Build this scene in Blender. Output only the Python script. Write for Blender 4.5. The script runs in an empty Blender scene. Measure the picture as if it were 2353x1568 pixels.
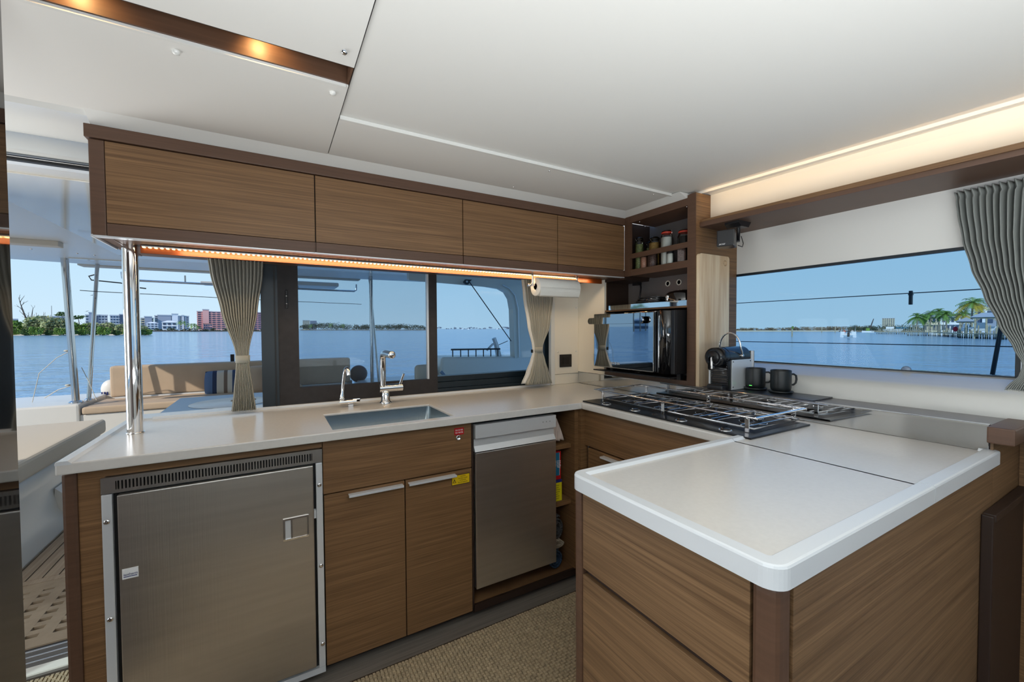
import bpy, bmesh, math, random
from math import sin, cos, pi, radians, atan2, sqrt
from mathutils import Vector, Matrix

S = bpy.context.scene
COL = S.collection
random.seed(7)

# ------------------------------------------------------------------ camera
FPX = 952.158
YAW, PITCH, ROLL = 0.522951587, 0.0265209, 0.00580456
EYE = Vector((0, 0, 1.29))
cy_, sy_ = cos(YAW), sin(YAW)
FW = Vector((sy_*cos(PITCH), cy_*cos(PITCH), -sin(PITCH)))
RT0 = Vector((cy_, -sy_, 0)); DN0 = FW.cross(RT0)
RT = cos(ROLL)*RT0 + sin(ROLL)*DN0
DN = -sin(ROLL)*RT0 + cos(ROLL)*DN0
cam = bpy.data.objects.new('camera', bpy.data.cameras.new('camera'))
COL.objects.link(cam)
cam.matrix_world = Matrix(((RT.x, -DN.x, -FW.x, EYE.x), (RT.y, -DN.y, -FW.y, EYE.y), (RT.z, -DN.z, -FW.z, EYE.z), (0, 0, 0, 1)))
cam.data.sensor_width = 36; cam.data.lens = 36*FPX/2353
cam.data.clip_start = 0.02; cam.data.clip_end = 60000
S.camera = cam

# ------------------------------------------------------------------ world, sun, added fill lamps, exposure
W = bpy.data.worlds.new('sky'); S.world = W; W.use_nodes = True
nt = W.node_tree; nt.nodes.clear()
tc = nt.nodes.new('ShaderNodeTexCoord'); sp = nt.nodes.new('ShaderNodeSeparateXYZ')
rp = nt.nodes.new('ShaderNodeValToRGB'); bg = nt.nodes.new('ShaderNodeBackground'); out = nt.nodes.new('ShaderNodeOutputWorld')
nt.links.new(tc.outputs['Generated'], sp.inputs[0]); nt.links.new(sp.outputs['Z'], rp.inputs[0])
e = rp.color_ramp.elements
e[0].position = 0.0; e[0].color = (.66, .85, .99, 1)
e[1].position = 1.0; e[1].color = (.10, .27, .66, 1)
for p_, c_ in ((.12, (.56, .80, .99, 1)), (.30, (.30, .56, .93, 1)), (.6, (.16, .38, .80, 1))):
    q = e.new(p_); q.color = c_
bg.inputs[1].default_value = 1.0
nt.links.new(rp.outputs[0], bg.inputs[0]); nt.links.new(bg.outputs[0], out.inputs[0])

def lamp(name, kind, loc, energy, col=(1, 1, 1), to=None, size=None, size_y=None, angle=None, spot=None):
    d = bpy.data.lights.new(name, kind); d.energy = energy; d.color = col
    if kind == 'AREA':
        d.shape = 'RECTANGLE'; d.size = size; d.size_y = size_y or size
    if angle is not None: d.angle = angle
    if spot: d.spot_size = spot; d.spot_blend = .7; d.shadow_soft_size = .01
    o = bpy.data.objects.new(name, d); COL.objects.link(o); o.location = loc
    if to is not None:
        o.rotation_euler = (Vector(to) - Vector(loc)).to_track_quat('-Z', 'Y').to_euler()
    return o
lamp('sun', 'SUN', (-27, -16, 19), 3.4, (1, .93, .82), (0, 0, 0), angle=radians(.6))
# added area lamps strengthening the daylight from the forward and port windows
lamp('fill_front', 'AREA', (.2, -2.95, 1.40), 1, (.92, .97, 1), (.3, 0, 1.7), 3.4, .9)
lamp('fill_port', 'AREA', (-2.85, .10, 1.35), 25, (.92, .97, 1), (2, .3, 1.5), 1.4, .9)
lamp('fill_door', 'AREA', (-1.50, 2.26, .9), 22, (1, .99, .97), (-.9, .6, 1.98), .8, 1.2)  # added in the doorway to brighten the port ceiling
# unseen lamp added in mid-air, brightening the ceiling in place of bounced sunlight
lamp('ceiling_fill', 'AREA', (-.4, -.62, .93), 93, (.95, .99, 1), (-.4, -.62, 2), 2.7, 1.3)

VS = S.view_settings
VS.view_transform = 'Standard'; VS.look = 'None'; VS.gamma = 1; VS.use_curve_mapping = False
VS.exposure = 0.0
cy = S.cycles
cy.use_denoising = True; cy.max_bounces = 10; cy.diffuse_bounces = 5; cy.glossy_bounces = 5
cy.transparent_max_bounces = 24; cy.transmission_bounces = 6; cy.caustics_reflective = False; cy.caustics_refractive = False
cy.sample_clamp_indirect = 6

# ------------------------------------------------------------------ materials
def srgb(r, g, b):
    f = lambda c: c/12.92 if c <= .04045 else ((c+.055)/1.055)**2.4
    return (f(r/255), f(g/255), f(b/255))
def nodes(name):
    m = bpy.data.materials.new(name); m.use_nodes = True
    return m, m.node_tree, m.node_tree.nodes['Principled BSDF']
def mat(name, col, rough=.5, metal=0., spec=.5, coat=0., emit=None, estr=0., sheen=0., bump=None, vary=None, alpha=1):
    """col is linear rgb; bump=(scale, strength, (sx,sy,sz)); vary=(scale, amount, (sx,sy,sz))"""
    m, t, b = nodes(name)
    b.inputs['Base Color'].default_value = (*col, 1); b.inputs['Roughness'].default_value = rough
    b.inputs['Metallic'].default_value = metal; b.inputs['Specular IOR Level'].default_value = spec
    b.inputs['Coat Weight'].default_value = coat; b.inputs['Coat Roughness'].default_value = .05
    if emit: b.inputs['Emission Color'].default_value = (*emit, 1); b.inputs['Emission Strength'].default_value = estr
    if sheen: b.inputs['Sheen Weight'].default_value = sheen
    def noise(scale, sc):
        c = t.nodes.new('ShaderNodeTexCoord'); mp = t.nodes.new('ShaderNodeMapping'); n = t.nodes.new('ShaderNodeTexNoise')
        mp.inputs['Scale'].default_value = sc; n.inputs['Scale'].default_value = scale; n.inputs['Detail'].default_value = 5
        t.links.new(c.outputs['Object'], mp.inputs[0]); t.links.new(mp.outputs[0], n.inputs[0]); return n
    if vary:
        n = noise(vary[0], vary[2] if len(vary) > 2 else (1, 1, 1)); r = t.nodes.new('ShaderNodeValToRGB')
        a = vary[1]; r.color_ramp.elements[0].position = .3; r.color_ramp.elements[1].position = .7
        r.color_ramp.elements[0].color = (*[c*(1-a) for c in col], 1); r.color_ramp.elements[1].color = (*[min(1, c*(1+a)) for c in col], 1)
        t.links.new(n.outputs[0], r.inputs[0]); t.links.new(r.outputs[0], b.inputs['Base Color'])
    if bump:
        n = noise(bump[0], bump[2] if len(bump) > 2 else (1, 1, 1)); u = t.nodes.new('ShaderNodeBump')
        u.inputs['Strength'].default_value = bump[1]; u.inputs['Distance'].default_value = .01
        t.links.new(n.outputs[0], u.inputs['Height']); t.links.new(u.outputs[0], b.inputs['Normal'])
    return m
def wood(name, dark, light, scale=(2.2, 2.2, 130), rough=.42, spec=.4):
    m, t, b = nodes(name)
    c = t.nodes.new('ShaderNodeTexCoord'); mp = t.nodes.new('ShaderNodeMapping'); mp.inputs['Scale'].default_value = scale
    n1 = t.nodes.new('ShaderNodeTexNoise'); n1.inputs['Scale'].default_value = 1; n1.inputs['Detail'].default_value = 6; n1.inputs['Roughness'].default_value = .65
    mp2 = t.nodes.new('ShaderNodeMapping'); mp2.inputs['Scale'].default_value = tuple(s*4.5 if s > 20 else s*1.6 for s in scale)
    n2 = t.nodes.new('ShaderNodeTexNoise'); n2.inputs['Scale'].default_value = 1; n2.inputs['Detail'].default_value = 3
    mx = t.nodes.new('ShaderNodeMix'); mx.data_type = 'FLOAT'; mx.inputs[0].default_value = .42
    r = t.nodes.new('ShaderNodeValToRGB'); r.color_ramp.elements[0].position = .34; r.color_ramp.elements[1].position = .66
    r.color_ramp.elements[0].color = (*dark, 1); r.color_ramp.elements[1].color = (*light, 1)
    t.links.new(c.outputs['Object'], mp.inputs[0]); t.links.new(c.outputs['Object'], mp2.inputs[0])
    t.links.new(mp.outputs[0], n1.inputs[0]); t.links.new(mp2.outputs[0], n2.inputs[0])
    t.links.new(n1.outputs[0], mx.inputs[2]); t.links.new(n2.outputs[0], mx.inputs[3]); t.links.new(mx.outputs[0], r.inputs[0])
    t.links.new(r.outputs[0], b.inputs['Base Color']); b.inputs['Roughness'].default_value = rough; b.inputs['Specular IOR Level'].default_value = spec
    return m
def glass(name, tint=(1, 1, 1), refl=1.0, ior=1.45):
    m, t, b = nodes(name); t.nodes.remove(b); o = t.nodes['Material Output']
    tr = t.nodes.new('ShaderNodeBsdfTransparent'); tr.inputs[0].default_value = (*tint, 1)
    gl = t.nodes.new('ShaderNodeBsdfGlossy'); gl.inputs['Roughness'].default_value = .0; gl.inputs[0].default_value = (refl, refl, refl, 1)
    fr = t.nodes.new('ShaderNodeFresnel'); fr.inputs[0].default_value = ior; mx = t.nodes.new('ShaderNodeMixShader')
    t.links.new(fr.outputs[0], mx.inputs[0]); t.links.new(tr.outputs[0], mx.inputs[1]); t.links.new(gl.outputs[0], mx.inputs[2]); t.links.new(mx.outputs[0], o.inputs[0])
    return m
def screen_mat(name, col, a):
    m, t, b = nodes(name); o = t.nodes['Material Output']
    b.inputs['Base Color'].default_value = (*col, 1); b.inputs['Roughness'].default_value = .8
    tr = t.nodes.new('ShaderNodeBsdfTransparent'); mx = t.nodes.new('ShaderNodeMixShader'); mx.inputs[0].default_value = a
    t.links.new(tr.outputs[0], mx.inputs[1]); t.links.new(b.outputs[0], mx.inputs[2]); t.links.new(mx.outputs[0], o.inputs[0])
    return m

M = {}
M['oak'] = wood('oak_veneer', srgb(92, 66, 43), srgb(150, 114, 78), (2.2, 2.2, 190))
M['oak_pen'] = wood('oak_veneer_side', srgb(92, 68, 46), srgb(146, 114, 82), (1.8, 1.8, 95))
M['brown'] = mat('brown_lacquer', srgb(94, 68, 52), .45, vary=(3, .12, (2, 2, 40)))
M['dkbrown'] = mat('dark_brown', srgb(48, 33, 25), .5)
M['black'] = mat('black_matt', (.006, .006, .007), .5)
M['blackgl'] = mat('black_glass', (.004, .004, .005), .03, spec=.8, coat=1)
M['blackpl'] = mat('black_plastic', (.012, .012, .014), .28)
M['vent'] = mat('vent_steel', (.50, .48, .46), .22, .85)
M['splash'] = mat('mirror_steel', (.66, .67, .68), .045, 1)
M['steel'] = mat('brushed_steel', (.62, .58, .53), .30, .90, bump=(1, .05, (300, 300, 3)), vary=(1, .06, (2, 2, 40)))
M['steel2'] = mat('polished_steel', (.72, .72, .72), .09, 1)
M['chrome'] = mat('chrome', (.86, .86, .87), .04, 1)
M['alu'] = mat('aluminium', (.80, .83, .86), .30, .35)
M['mirror'] = mat('mirror_black_glass', (.42, .45, .49), .015, 1)
M['hobglass'] = mat('satin_black_hob_glass', (.006, .007, .009), .32, spec=.35)
M['poststeel'] = mat('stainless_tube', (.56, .55, .53), .10, 1)
M['rods'] = mat('grate_steel', (.50, .50, .51), .2, 1)
M['sinksteel'] = mat('sink_steel', (.36, .41, .43), .24, 1, bump=(1, .04, (200, 4, 4)))
M['corian'] = mat('cream_solid_surface', srgb(223, 220, 215), .22, spec=.8, vary=(90, .02))
M['corian_w'] = mat('white_solid_surface', srgb(222, 226, 230), .25, spec=.5)
M['ceil'] = mat('white_headliner', srgb(226, 225, 221), .6, spec=.3)
M['ceil2'] = mat('white_headliner_gloss', srgb(222, 221, 217), .35, spec=.3)
M['white'] = mat('white_gelcoat', srgb(232, 232, 228), .18, spec=.5)
M['cream'] = mat('cream_panel', srgb(240, 234, 220), .45)
M['whitegl'] = mat('gloss_white_gelcoat', srgb(216, 216, 212), .06, spec=.6, coat=.5)
M['outwhite'] = mat('deck_gelcoat', srgb(228, 224, 216), .3, spec=.5)
M['roof'] = mat('glossy_hardtop_gelcoat', srgb(228, 223, 212), .06, spec=.45)
M['frame'] = mat('anthracite_frame', srgb(14, 30, 40), .35)
M['frame2'] = mat('brown_black_frame', srgb(40, 36, 37), .6, vary=(30, .25))
M['carpet'] = mat('woven_carpet', srgb(176, 158, 128), .85, vary=(60, .2))
M['carpetbase'] = mat('carpet_backing', srgb(60, 48, 34), .9)
M['floor'] = wood('grey_floor_laminate', srgb(92, 86, 80), srgb(128, 121, 112), (2, 60, 2), .5)
M['teak'] = wood('weathered_teak', srgb(160, 138, 116), srgb(196, 176, 152), (60, 3, 60), .7, .2)
M['teak2'] = wood('teak_grating_wood', srgb(150, 130, 108), srgb(190, 170, 144), (4, 4, 4), .7, .2)
M['acacia'] = wood('acacia_board', srgb(198, 156, 106), srgb(252, 236, 206), (16, 16, 1.1), .45)
M['fabric3'] = mat('grey_curtain', srgb(150, 154, 150), .9, bump=(1, .3, (700, 700, 700)))
M['fabric'] = mat('grey_beige_curtain', srgb(176, 174, 162), .9, bump=(1, .3, (700, 700, 700)), sheen=.2)
M['liner'] = mat('white_curtain_lining', srgb(226, 224, 218), .85)
M['tan'] = mat('tan_upholstery', srgb(196, 172, 146), .7, vary=(6, .06))
M['creamc'] = mat('cream_upholstery', srgb(214, 200, 180), .7)
M['table'] = mat('grey_blue_table', srgb(120, 142, 170), .3)
M['paper'] = mat('paper_towel', srgb(244, 242, 234), .9, bump=(300, .3))
M['led'] = mat('warm_led', (1, .7, .35), .5, emit=(1, .62, .22), estr=9)
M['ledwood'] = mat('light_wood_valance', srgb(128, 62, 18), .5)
M['slate'] = mat('slate', srgb(44, 48, 56), .3, bump=(40, .3))
M['ledge'] = mat('ledge_laminate', srgb(112, 108, 108), .3)
M['red'] = mat('red_print', srgb(186, 22, 30), .4)
M['yellow'] = mat('yellow_print', srgb(226, 190, 20), .45)
M['yellow2'] = mat('yellow_carton', srgb(226, 214, 30), .5)
M['blue'] = mat('blue_print', srgb(20, 110, 150), .4)
M['navy'] = mat('navy_print', srgb(30, 40, 110), .4)
M['whitep'] = mat('white_print', srgb(240, 240, 240), .5)
M['rim'] = mat('red_rubber', srgb(190, 60, 40), .5)
M['salt'] = mat('white_salt', srgb(236, 236, 230), .8)
M['herb'] = mat('dried_green_herbs', srgb(126, 134, 84), .9, vary=(160, .5))
M['grain'] = mat('golden_grain', srgb(190, 150, 80), .9, vary=(160, .4))
M['pink'] = mat('pink_salt', srgb(196, 140, 116), .9, vary=(160, .25))
M['pepper'] = mat('dark_peppercorns', srgb(92, 68, 62), .9, vary=(200, .7))
M['coffee'] = mat('dark_coffee', srgb(24, 18, 16), .8)
M['jar'] = glass('clear_jar_glass', (.93, .95, .94), .8)
M['glasslight'] = glass('pane_clear', (.68, .79, .86), .5, 1.14)
M['glasstint'] = glass('pane_tinted', (.74, .83, .89), .6, 1.22)
M['mesh'] = screen_mat('insect_screen', (.12, .14, .18), .12)
M['caulk'] = mat('black_caulk', (.012, .012, .012), .6)
M['cloth1'] = mat('striped_cloth', srgb(206, 190, 180), .9, vary=(1, .3, (160, 2, 2)))
M['cloth2'] = mat('charcoal_cloth', srgb(70, 70, 72), .95)
M['cloth3'] = mat('beige_cloth', srgb(170, 158, 140), .95)
M['cloth4'] = mat('blue_cloth', srgb(44, 66, 90), .95)
M['mug'] = mat('matt_black_mug', srgb(24, 28, 30), .38)
M['green'] = mat('green_light', (.1, .9, .1), emit=(.15, 1, .15), estr=1.5)
M['bluecap'] = mat('black_satin_shell', srgb(20, 22, 26), .22, coat=.3)
M['rope'] = mat('white_rope', srgb(206, 200, 186), .9)

# ------------------------------------------------------------------ mesh builder
class MB:
    def __init__(s): s.v = []; s.f = []; s.sm = []
    def add(s, vs, fs, smooth=False):
        o = len(s.v); s.v += [tuple(v) for v in vs]; s.f += [tuple(i+o for i in f) for f in fs]; s.sm += [smooth]*len(fs); return s
    def box(s, x0, x1, y0, y1, z0, z1, R=None, c=None):
        vs = [Vector((x, y, z)) for x in (x0, x1) for y in (y0, y1) for z in (z0, z1)]
        if R is not None:
            c = Vector(c); vs = [c + R @ (v - c) for v in vs]
        return s.add(vs, [(0, 1, 3, 2), (4, 6, 7, 5), (0, 4, 5, 1), (2, 3, 7, 6), (0, 2, 6, 4), (1, 5, 7, 3)])
    def hexa(s, bottom, top):
        n = len(bottom)
        return s.add(list(bottom)+list(top), [tuple(range(n))[::-1], tuple(range(n, 2*n))]+[(i, (i+1) % n, n+(i+1) % n, n+i) for i in range(n)])
    def prism(s, poly, a, b, axis='z', smooth=False):
        """extrude a 2-D polygon along an axis: z -> (x,y), y -> (x,z), x -> (y,z)"""
        f = {'z': lambda p, t: (p[0], p[1], t), 'y': lambda p, t: (p[0], t, p[1]), 'x': lambda p, t: (t, p[0], p[1])}[axis]
        n = len(poly); vs = [f(p, a) for p in poly] + [f(p, b) for p in poly]
        s.add(vs, [tuple(range(n)), tuple(range(2*n-1, n-1, -1))])
        return s.add(vs, [(i, n+i, n+(i+1) % n, (i+1) % n) for i in range(n)], smooth)
    def tube(s, path, r, n=10, closed=False, caps=True):
        P = [Vector(p) for p in path]; k = len(P); rs = r if isinstance(r, (list, tuple)) else [r]*k
        vs = []; prev = None
        for i, p in enumerate(P):
            a = P[(i-1) % k] if (i or closed) else p; b = P[(i+1) % k] if (i < k-1 or closed) else p
            t = (b-a).normalized() if (b-a).length > 1e-9 else Vector((0, 0, 1))
            u = prev - t*prev.dot(t) if prev is not None else None
            if u is None or u.length < 1e-6:
                u = t.cross(Vector((0, 0, 1)) if abs(t.z) < .9 else Vector((1, 0, 0)))
            u.normalize(); prev = u; w = t.cross(u)
            vs += [p + rs[i]*(cos(2*pi*j/n)*u + sin(2*pi*j/n)*w) for j in range(n)]
        fs = []
        for i in range(k if closed else k-1):
            for j in range(n):
                a = i*n+j; b = i*n+(j+1) % n; c = ((i+1) % k)*n+(j+1) % n; d = ((i+1) % k)*n+j
                fs.append((a, b, c, d))
        s.add(vs, fs, True)
        if caps and not closed:
            s.add(vs[:n], [tuple(range(n))[::-1]]); s.add(vs[-n:], [tuple(range(n))])
        return s
    def lathe(s, prof, c, axis=(0, 0, 1), n=20, smooth=True):
        c = Vector(c); ax = Vector(axis).normalized(); q = Vector((0, 0, 1)).rotation_difference(ax)
        vs = []
        for r, h in prof:
            vs += [c + q @ Vector((r*cos(2*pi*j/n), r*sin(2*pi*j/n), h)) for j in range(n)]
        fs = [(i*n+j, i*n+(j+1) % n, (i+1)*n+(j+1) % n, (i+1)*n+j) for i in range(len(prof)-1) for j in range(n)]
        s.add(vs, fs, smooth)
        if prof[0][0] > 1e-5: s.add(vs[:n], [tuple(range(n))[::-1]])
        if prof[-1][0] > 1e-5: s.add(vs[-n:], [tuple(range(n))])
        return s
    def cyl(s, a, b, r, n=16):
        a = Vector(a); b = Vector(b); return s.lathe([(r, 0), (r, (b-a).length)], a, b-a, n)
    def ball(s, c, r, n=12, m=8, sc=(1, 1, 1)):
        vs = []; c = Vector(c)
        for i in range(m+1):
            th = pi*i/m
            vs += [c + Vector((r*sc[0]*sin(th)*cos(2*pi*j/n), r*sc[1]*sin(th)*sin(2*pi*j/n), r*sc[2]*cos(th))) for j in range(n)]
        return s.add(vs, [(i*n+j, (i+1)*n+j, (i+1)*n+(j+1) % n, i*n+(j+1) % n) for i in range(m) for j in range(n)], True)
    def build(s, name, m, parent=None, bevel=0, seg=2, **props):
        org = Vector((0, 0, 0))
        q = parent
        while q is not None: org += q.location; q = q.parent
        me = bpy.data.meshes.new(name); me.from_pydata([tuple(Vector(v)-org) for v in s.v], [], s.f)
        me.polygons.foreach_set('use_smooth', s.sm); me.materials.append(m if not isinstance(m, str) else M[m]); me.validate(); me.update()
        bm = bmesh.new(); bm.from_mesh(me); bmesh.ops.recalc_face_normals(bm, faces=bm.faces)
        if bevel:
            bmesh.ops.remove_doubles(bm, verts=bm.verts, dist=1e-6)
            es = [e_ for e_ in bm.edges if len(e_.link_faces) == 2 and e_.calc_face_angle(0) > .6]
            bmesh.ops.bevel(bm, geom=es, offset=bevel, segments=seg, profile=.6, affect='EDGES', clamp_overlap=True)
        bm.to_mesh(me); bm.free()
        o = bpy.data.objects.new(name, me); COL.objects.link(o); o.parent = parent
        for k, v in props.items(): o[k] = v
        return o

def thing(name, label, cat, loc=(0, 0, 0), group=None):
    o = bpy.data.objects.new(name, None); COL.objects.link(o); o.location = loc; o.empty_display_size = .05
    o['label'] = label; o['category'] = cat
    if group: o['group'] = group
    return o
def tag(o, label, cat, group=None, **k):
    o['label'] = label; o['category'] = cat
    if group: o['group'] = group
    for a, b in k.items(): o[a] = b
    return o
def struct(o, label=None, cat=None):
    o['kind'] = 'structure'
    if label: o['label'] = label
    if cat: o['category'] = cat
    return o
def dup(root, loc, label=None, group=None, rotz=0, scale=None):
    r = root.copy(); COL.objects.link(r); r.location = loc; r.rotation_euler = (0, 0, rotz)
    if scale: r.scale = (scale,)*3 if not isinstance(scale, tuple) else scale
    if label: r['label'] = label
    if group: r['group'] = group
    for ch in root.children:
        c = ch.copy(); COL.objects.link(c); c.parent = r
        for g in ch.children:
            d = g.copy(); COL.objects.link(d); d.parent = c
    return r
def text(name, body, m, parent, origin, xdir, ydir, size, extrude=.0002, align='LEFT', shear=0, sx=1):
    cu = bpy.data.curves.new(name, 'FONT'); cu.body = body; cu.size = size; cu.extrude = extrude; cu.align_x = align; cu.shear = shear
    cu.materials.append(M[m])
    o = bpy.data.objects.new(name, cu); COL.objects.link(o); o.parent = parent
    x = Vector(xdir).normalized(); y = Vector(ydir).normalized(); z = x.cross(y)
    org = Vector(origin); q = parent
    while q is not None: org -= q.location; q = q.parent
    o.matrix_local = Matrix(((x.x*sx, y.x, z.x, org.x), (x.y*sx, y.y, z.y, org.y), (x.z*sx, y.z, z.z, org.z), (0, 0, 0, 1)))
    return o
def B(*a, **k): return MB().box(*a, **k)
# ================================================================== room shell
struct(B(-3, 2.2, -3, 2.41, -.06, 0).build('floor', 'floor'))
ZC = 1.98
# ceiling: main headliner a few mm proud of the strips that surround it, with a lamp slot on the port side
main = [(.2, -3), (2.30, -3), (2.00, .27), (1.893, 1.383), (1.845, 1.458), (.2, 1.458)]
struct(MB().prism(main, ZC+.008, ZC+.06).build('ceiling', 'ceil'))
t = MB()
t.box(-3, .197, -3, 1.163, ZC, ZC+.06).box(-3, .197, 1.258, 1.785, ZC, ZC+.06)
t.box(.2, 1.90, 1.465, 1.79, ZC, ZC+.06).box(-.48, .2, 1.785, 1.83, ZC, ZC+.06)
struct(t.build('ceiling_port', 'ceil'))
struct(MB().prism([(1.905, 1.40), (2.012, .27), (2.31, -3), (2.35, -3), (2.35, 1.50), (1.85, 1.50), (1.85, 1.462)], ZC, ZC+.06).build('ceiling_starboard', 'ceil'))
# bright edge trims of the headliner panels
struct(MB().prism([(.2, 1.452), (1.846, 1.452), (1.846, 1.464), (.2, 1.464)], ZC-.004, ZC+.02).build('trim_1', 'white'))
e_ = MB().prism([(1.846, 1.464), (1.840, 1.452), (1.890, 1.381), (1.9915, .27), (2.285, -3), (2.297, -3), (2.003, .27), (1.902, 1.385)], ZC-.004, ZC+.02)
struct(e_.build('trim_2', 'white'))
struct(B(.197, .2, -3, 1.79, ZC+.004, ZC+.05).build('trim_3', 'black'))
# slot for the ceiling lamps
sl = thing('ceiling_light_slot', 'long brown recess in the white ceiling with two warm lamps glowing inside', 'light', (-.4, 1.21, ZC))
sl['group'] = 'warm lighting'
B(-3, .197, 1.163, 1.169, ZC+.002, ZC+.07).build('side_panel', 'dkbrown', sl)
B(-3, .197, 1.246, 1.252, ZC+.002, ZC+.07).build('side_panel', 'brown', sl)
B(-3, .197, 1.163, 1.252, ZC+.07, ZC+.078).build('back_panel', 'brown', sl)
B(.191, .197, 1.169, 1.246, ZC+.002, ZC+.07).build('end_panel', 'brown', sl)
B(-3, .19, 1.252, 1.262, ZC-.006, ZC+.03).build('white_lip', 'white', sl)
for x in (-.36, -.02):
    MB().lathe([(.0, 0), (.016, 0), (.016, .008)], (x, 1.21, ZC+.061), n=14).build('lamp', 'led', sl)
    lamp('slot_lamp', 'SPOT', (x, 1.195, ZC+.055), 1.1, (1, .58, .22), (x+.02, 1.262, ZC-.01), spot=radians(120))
# ceiling caps
for i, (x, y, w_, m_, l_) in enumerate([(-.194, 1.309, .009, 'white', 'white round screw cap beside the lamp slot, farther from the centre seam'),
        (.162, 1.31, .009, 'white', 'white round screw cap at the corner of the lamp slot by the seam'),
        (.165, 1.105, .008, 'chrome', 'small chrome ceiling stud beside the seam above the lamp slot')]):
    tag(MB().lathe([(w_, 0), (w_*.9, -.006), (w_*.4, -.009), (0, -.0095)], (x, y, ZC+.0005), n=16).build('screw_cap', m_), l_, 'cap', 'ceiling caps')
for x, y, l_ in ((1.052, 1.492, 'tiny steel screw head in the grey ceiling strip, close under the bright trim'), (1.018, 1.743, 'tiny steel screw head in the grey ceiling strip, close to the wall cabinets'), (1.70, 1.49, 'tiny steel screw head in the grey ceiling strip beside the corner tower')):
    tag(MB().lathe([(.004, 0), (.004, -.003), (0, -.004)], (x, y, ZC+.0005), n=10).build('ceiling_screw', 'chrome'), l_, 'screw', 'ceiling screws')
# cornice strip between the ceiling and the wall cabinets
struct(MB().prism([(1.768, ZC+.002), (1.85, ZC+.002), (1.85, 1.954), (1.828, 1.954)], -.492, 1.86, 'x').build('trim_4', 'white'))
struct(MB().prism([(1.785, ZC+.002), (1.86, ZC+.002), (1.86, 1.957), (1.838, 1.957)], 1.40, 1.86, 'y').build('trim_5', 'white'))
# door pelmet on the port side
pm = MB().prism([(1.785, ZC), (1.80, ZC-.012), (1.83, ZC+.0), (2.25, 2.03), (2.25, 2.08), (1.785, 2.06)], -3, -.48, 'x')
struct(pm.build('trim_6', 'white'))
# aft wall: everything round the windows and the door
wb = MB()
wb.box(-3, -1.9, 2.28, 2.41, 0, 2.1)                      # port end
wb.box(-1.9, 2.3, 2.28, 2.41, 1.955, 2.1)                 # header
wb.box(-.50, 2.3, 2.28, 2.41, 0, .915)                    # below the worktop
wb.box(1.62, 2.3, 2.28, 2.41, .915, 1.955)                # starboard end
wb.box(-.49, -.40, 2.285, 2.40, 1.64, 1.955)
struct(wb.build('wall_aft', 'white'))
struct(B(-1.9, -.40, 2.262, 2.28, 1.957, 1.972).build('trim_7', 'white', bevel=.004))
struct(B(-1.9, -.40, 2.268, 2.292, 1.934, 1.950).build('trim_8', 'black'))
struct(B(-1.9, -.40, 2.262, 2.268, 1.9425, 1.9445).build('trim_9', 'chrome'))
# starboard wall: sloping gelcoat under the window, flat white above, openings further forward
ws = MB()
prof = [(2.02, .955), (2.022, 1.0), (2.034, 1.05), (2.06, 1.073), (2.088, 1.083), (2.10, 1.0865), (2.178, 1.116), (2.215, 1.118), (2.26, 1.118), (2.26, .955)]
ws.prism(prof, -.6, 1.345, 'y', True)
struct(ws.build('wall_starboard', 'whitegl'))
ws = MB().box(2.185, 2.25, -3, 2.28, 1.583, 2.1).box(2.185, 2.25, 1.44, 2.28, 0, 1.583).box(2.20, 2.25, 1.345, 1.44, 0, 1.118).box(2.185, 2.25, -.62, .325, 1.118, 1.583)
ws.box(2.185, 2.25, -3, -2.4, 0, 1.6).box(2.185, 2.25, -2.4, -.6, 0, 1.10)
struct(ws.build('wall_starboard_upper', 'white'))
# forward and port walls of the saloon, each with its band of windows
wf = MB().box(-3, 2.25, -3.1, -3, 0, .95).box(-3, 2.25, -3.1, -3, 1.85, 2.1).box(-3, -1.6, -3.1, -3, .95, 1.85).box(1.95, 2.25, -3.1, -3, .95, 1.85)
struct(wf.build('wall_forward', 'white'))
wp = MB().box(-3.1, -3, -3, 2.41, 0, .80).box(-3.1, -3, -3, 2.41, 1.85, 2.1).box(-3.1, -3, .95, 2.41, .80, 1.85).box(-3.1, -3, -3, -2.7, .80, 1.85)
struct(wp.build('wall_port', 'white'))
struct(B(-1.6, 1.95, -3.06, -3.05, .95, 1.85).build('window_3', 'glasslight'))
struct(B(-3.06, -3.05, -2.7, .95, .80, 1.85).build('window_4', 'glasslight'))
# starboard window
wn = MB().box(2.182, 2.20, .325, 1.42, 1.114, 1.121).box(2.182, 2.20, .325, 1.42, 1.572, 1.584).box(2.182, 2.20, .352, .364, 1.12, 1.575)
wn = struct(wn.build('window_2', 'frame'), 'wide galley side window in a thin dark frame', 'window')
B(2.195, 2.199, .36, 1.44, 1.118, 1.578).build('pane', 'glasslight', wn)
B(2.185, 2.21, .325, .352, 1.118, 1.583).build('post', 'alu', wn)
tag(MB().lathe([(.0155, .0), (.0155, .006), (.012, .009), (0, .010)], (2.194, .645, 1.121), (-1, 0, 0), 20).build('window_bumper', 'table'), 'small blue grey round bumper at the foot of the wide side window', 'fitting')

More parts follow.
